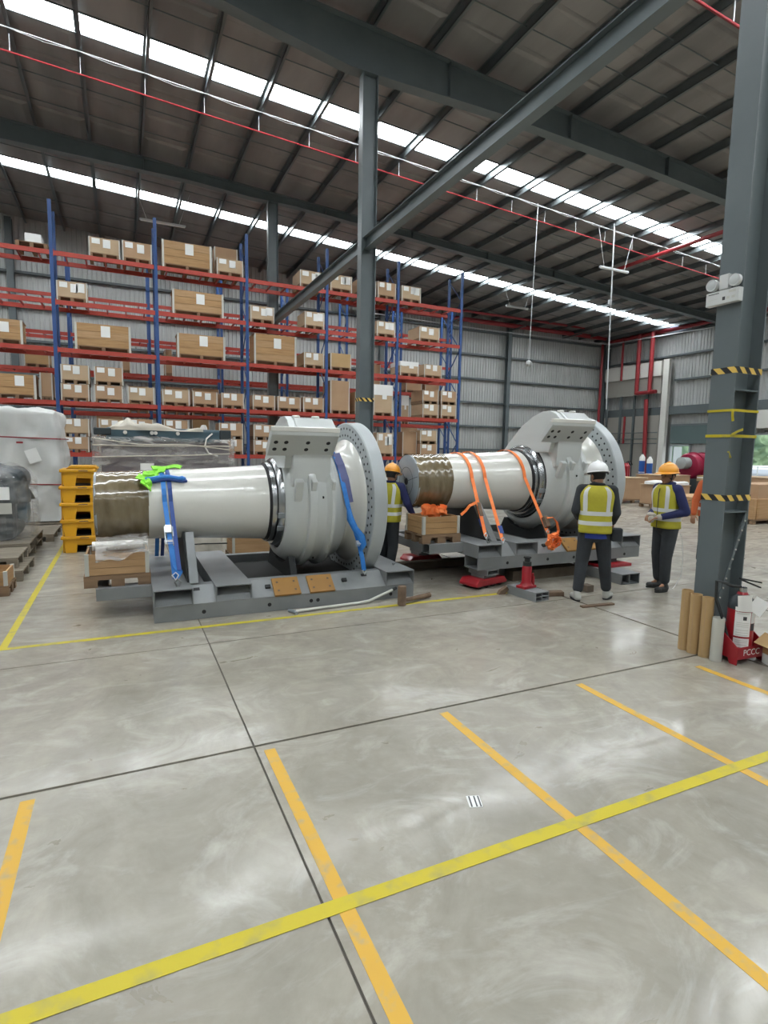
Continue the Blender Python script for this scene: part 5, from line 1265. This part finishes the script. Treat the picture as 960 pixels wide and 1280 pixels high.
    # helmet
    hm_ = MB(); q = MB().lathe([(.0,.120),(.02,.121),(.06,.113),(.10,.088),(.128,.05),(.138,.0)], (0,0,0), 'Z', 28)
    hm_.add([H(Vector((x, y*1.14, z+.055))) for x, y, z in q.v], q.f)
    ho = part('helmet', hm_, helmet, t, True, 60)
    br_ = MB(); n = 32; vs = []
    for k in range(n):
        a = 2*PI*k/n; c, s_ = math.cos(a), math.sin(a); e = .016+.045*max(0, s_)**1.5
        for rr, zz in ((.118, .062), (.122+e, .052-.012*max(0, s_)), (.120+e, .046-.012*max(0, s_)), (.112, .052)): vs.append(H((rr*c, rr*1.13*s_, zz)))
    br_.add(vs, [(k*4+j, ((k+1)%n)*4+j, ((k+1)%n)*4+(j+1)%4, k*4+(j+1)%4) for k in range(n) for j in range(4)])
    part('brim', br_, helmet, ho, True, 60)
    part('ridge', MB().tube([H((0, y, z)) for y, z in ((.12,.10),(.08,.165),(0,.197),(-.08,.165),(-.12,.10))], .012, 8), helmet, ho, True)
    part('headband', MB().tube([H((.112*math.cos(a), .125*math.sin(a), .045)) for a in [2*PI*k/20 for k in range(20)]], .010, 6, closed=True), 'ink', ho, True)
    if strap: part('chin_strap', MB().tube([H((-.085,.01,.04)),H((-.078,.03,-.05)),H((0,.05,-.125)),H((.078,.03,-.05)),H((.085,.01,.04))], .006, 6), 'ink', ho, True)
    return t
def pose(**k):
    d = dict(elbowL=(-.26,-.02,1.12), elbowR=(.26,-.02,1.12), wristL=(-.25,.12,.92), wristR=(.25,.12,.92), kneeL=(-.11,.02,.48), kneeR=(.11,.02,.48),
             ankleL=(-.13,0,.09), ankleR=(.13,0,.09), toeL=(-.15,.15,.03), toeR=(.15,.15,.03)); d.update(k); return d
# worker in white helmet, seen from behind
person('worker in white helmet and yellow vest seen from behind before the orange-strapped shaft', (5.36, 5.17, 0), math.radians(-42),
       pose(elbowL=(-.235,-.02,1.13), wristL=(-.19,.17,1.02), elbowR=(.235,-.01,1.12), wristR=(.22,.20,.98), kneeL=(-.13,.0,.49), kneeR=(.14,.06,.49), ankleL=(-.17,-.09,.09), toeL=(-.22,.06,.03), ankleR=(.19,.12,.09), toeR=(.25,.26,.03)),
       head_yaw=.5, head_pitch=-.15, helmet='helmet_white', shirt='charcoal_cloth', shoes='shoe_grey', scale=1.01, undershirt='blue_cloth')
# pouch on his belt
tag(part('belt_pouch', MB().obox((5.545, 4.99, .86), (.05,-.04,0), (.03,.04,0), (0,0,.085)), 'charcoal_cloth', bevel=.02), 'black pouch hanging on the belt of the white-helmeted worker', 'pouch')
# worker in orange helmet, in profile, hands in front
person('worker in orange helmet with yellow vest over dark blue sleeves, hands held at waist', (6.74, 5.24, 0), math.radians(80),
       pose(elbowL=(-.27,-.06,1.10), wristL=(-.11,.19,1.02), elbowR=(.26,-.05,1.10), wristR=(.08,.20,1.03), ankleL=(-.12,.06,.09), toeL=(-.16,.22,.03), ankleR=(.11,-.04,.09), toeR=(.13,.12,.03), kneeL=(-.11,.06,.49), kneeR=(.10,.01,.48)),
       head_yaw=.15, head_pitch=-.02, lean=(0,.02), glove='glove', scale=1.005)
tag(part('work_gloves', MB().ball((6.49, 5.27, 1.05), (.05,.06,.03), 14, 10).ball((6.46, 5.25, .99), (.035,.045,.05), 12, 8), 'glove', smooth=True), 'pale crumpled gloves held by the orange-helmeted worker', 'gloves')
# worker behind the first flange, bending to the crate
person('worker in orange helmet and yellow vest leaning over crate between the two shafts', (3.49, 7.30, 0), math.radians(-58),
       pose(elbowL=(-.27,.10,1.10), wristL=(-.20,.33,.98), elbowR=(.30,.06,1.15), wristR=(.31,.23,.95), ankleL=(-.10,.02,.09), toeL=(-.12,.17,.03), ankleR=(.12,-.14,.09), toeR=(.14,.01,.03), kneeL=(-.10,.05,.48), kneeR=(.11,-.02,.48)),
       head_yaw=.1, head_pitch=-.2, lean=(0.02,.10), scale=.955)
# person hidden behind the column
person('person in orange vest and dark trousers mostly hidden behind the big column', (8.80, 6.0, 0), math.radians(150),
       pose(wristL=(-.30,.03,.90), wristR=(.30,.03,.90)), helmet='helmet_white', vest='vest_orange', shirt='vest_orange', trousers='charcoal_cloth', scale=1.0)
# thin cable trailing from the worker's belt
tag(part('trailing_cable', MB().tube([(6.88,5.12,.80),(6.93,5.12,.72),(7.02,5.15,.45),(7.08,5.2,.18),(7.0,5.22,.03),(6.85,5.15,.008)], .005, 6), 'lamp_grey', smooth=True), 'thin pale cable hanging from the orange-helmeted worker down to the floor', 'cable')
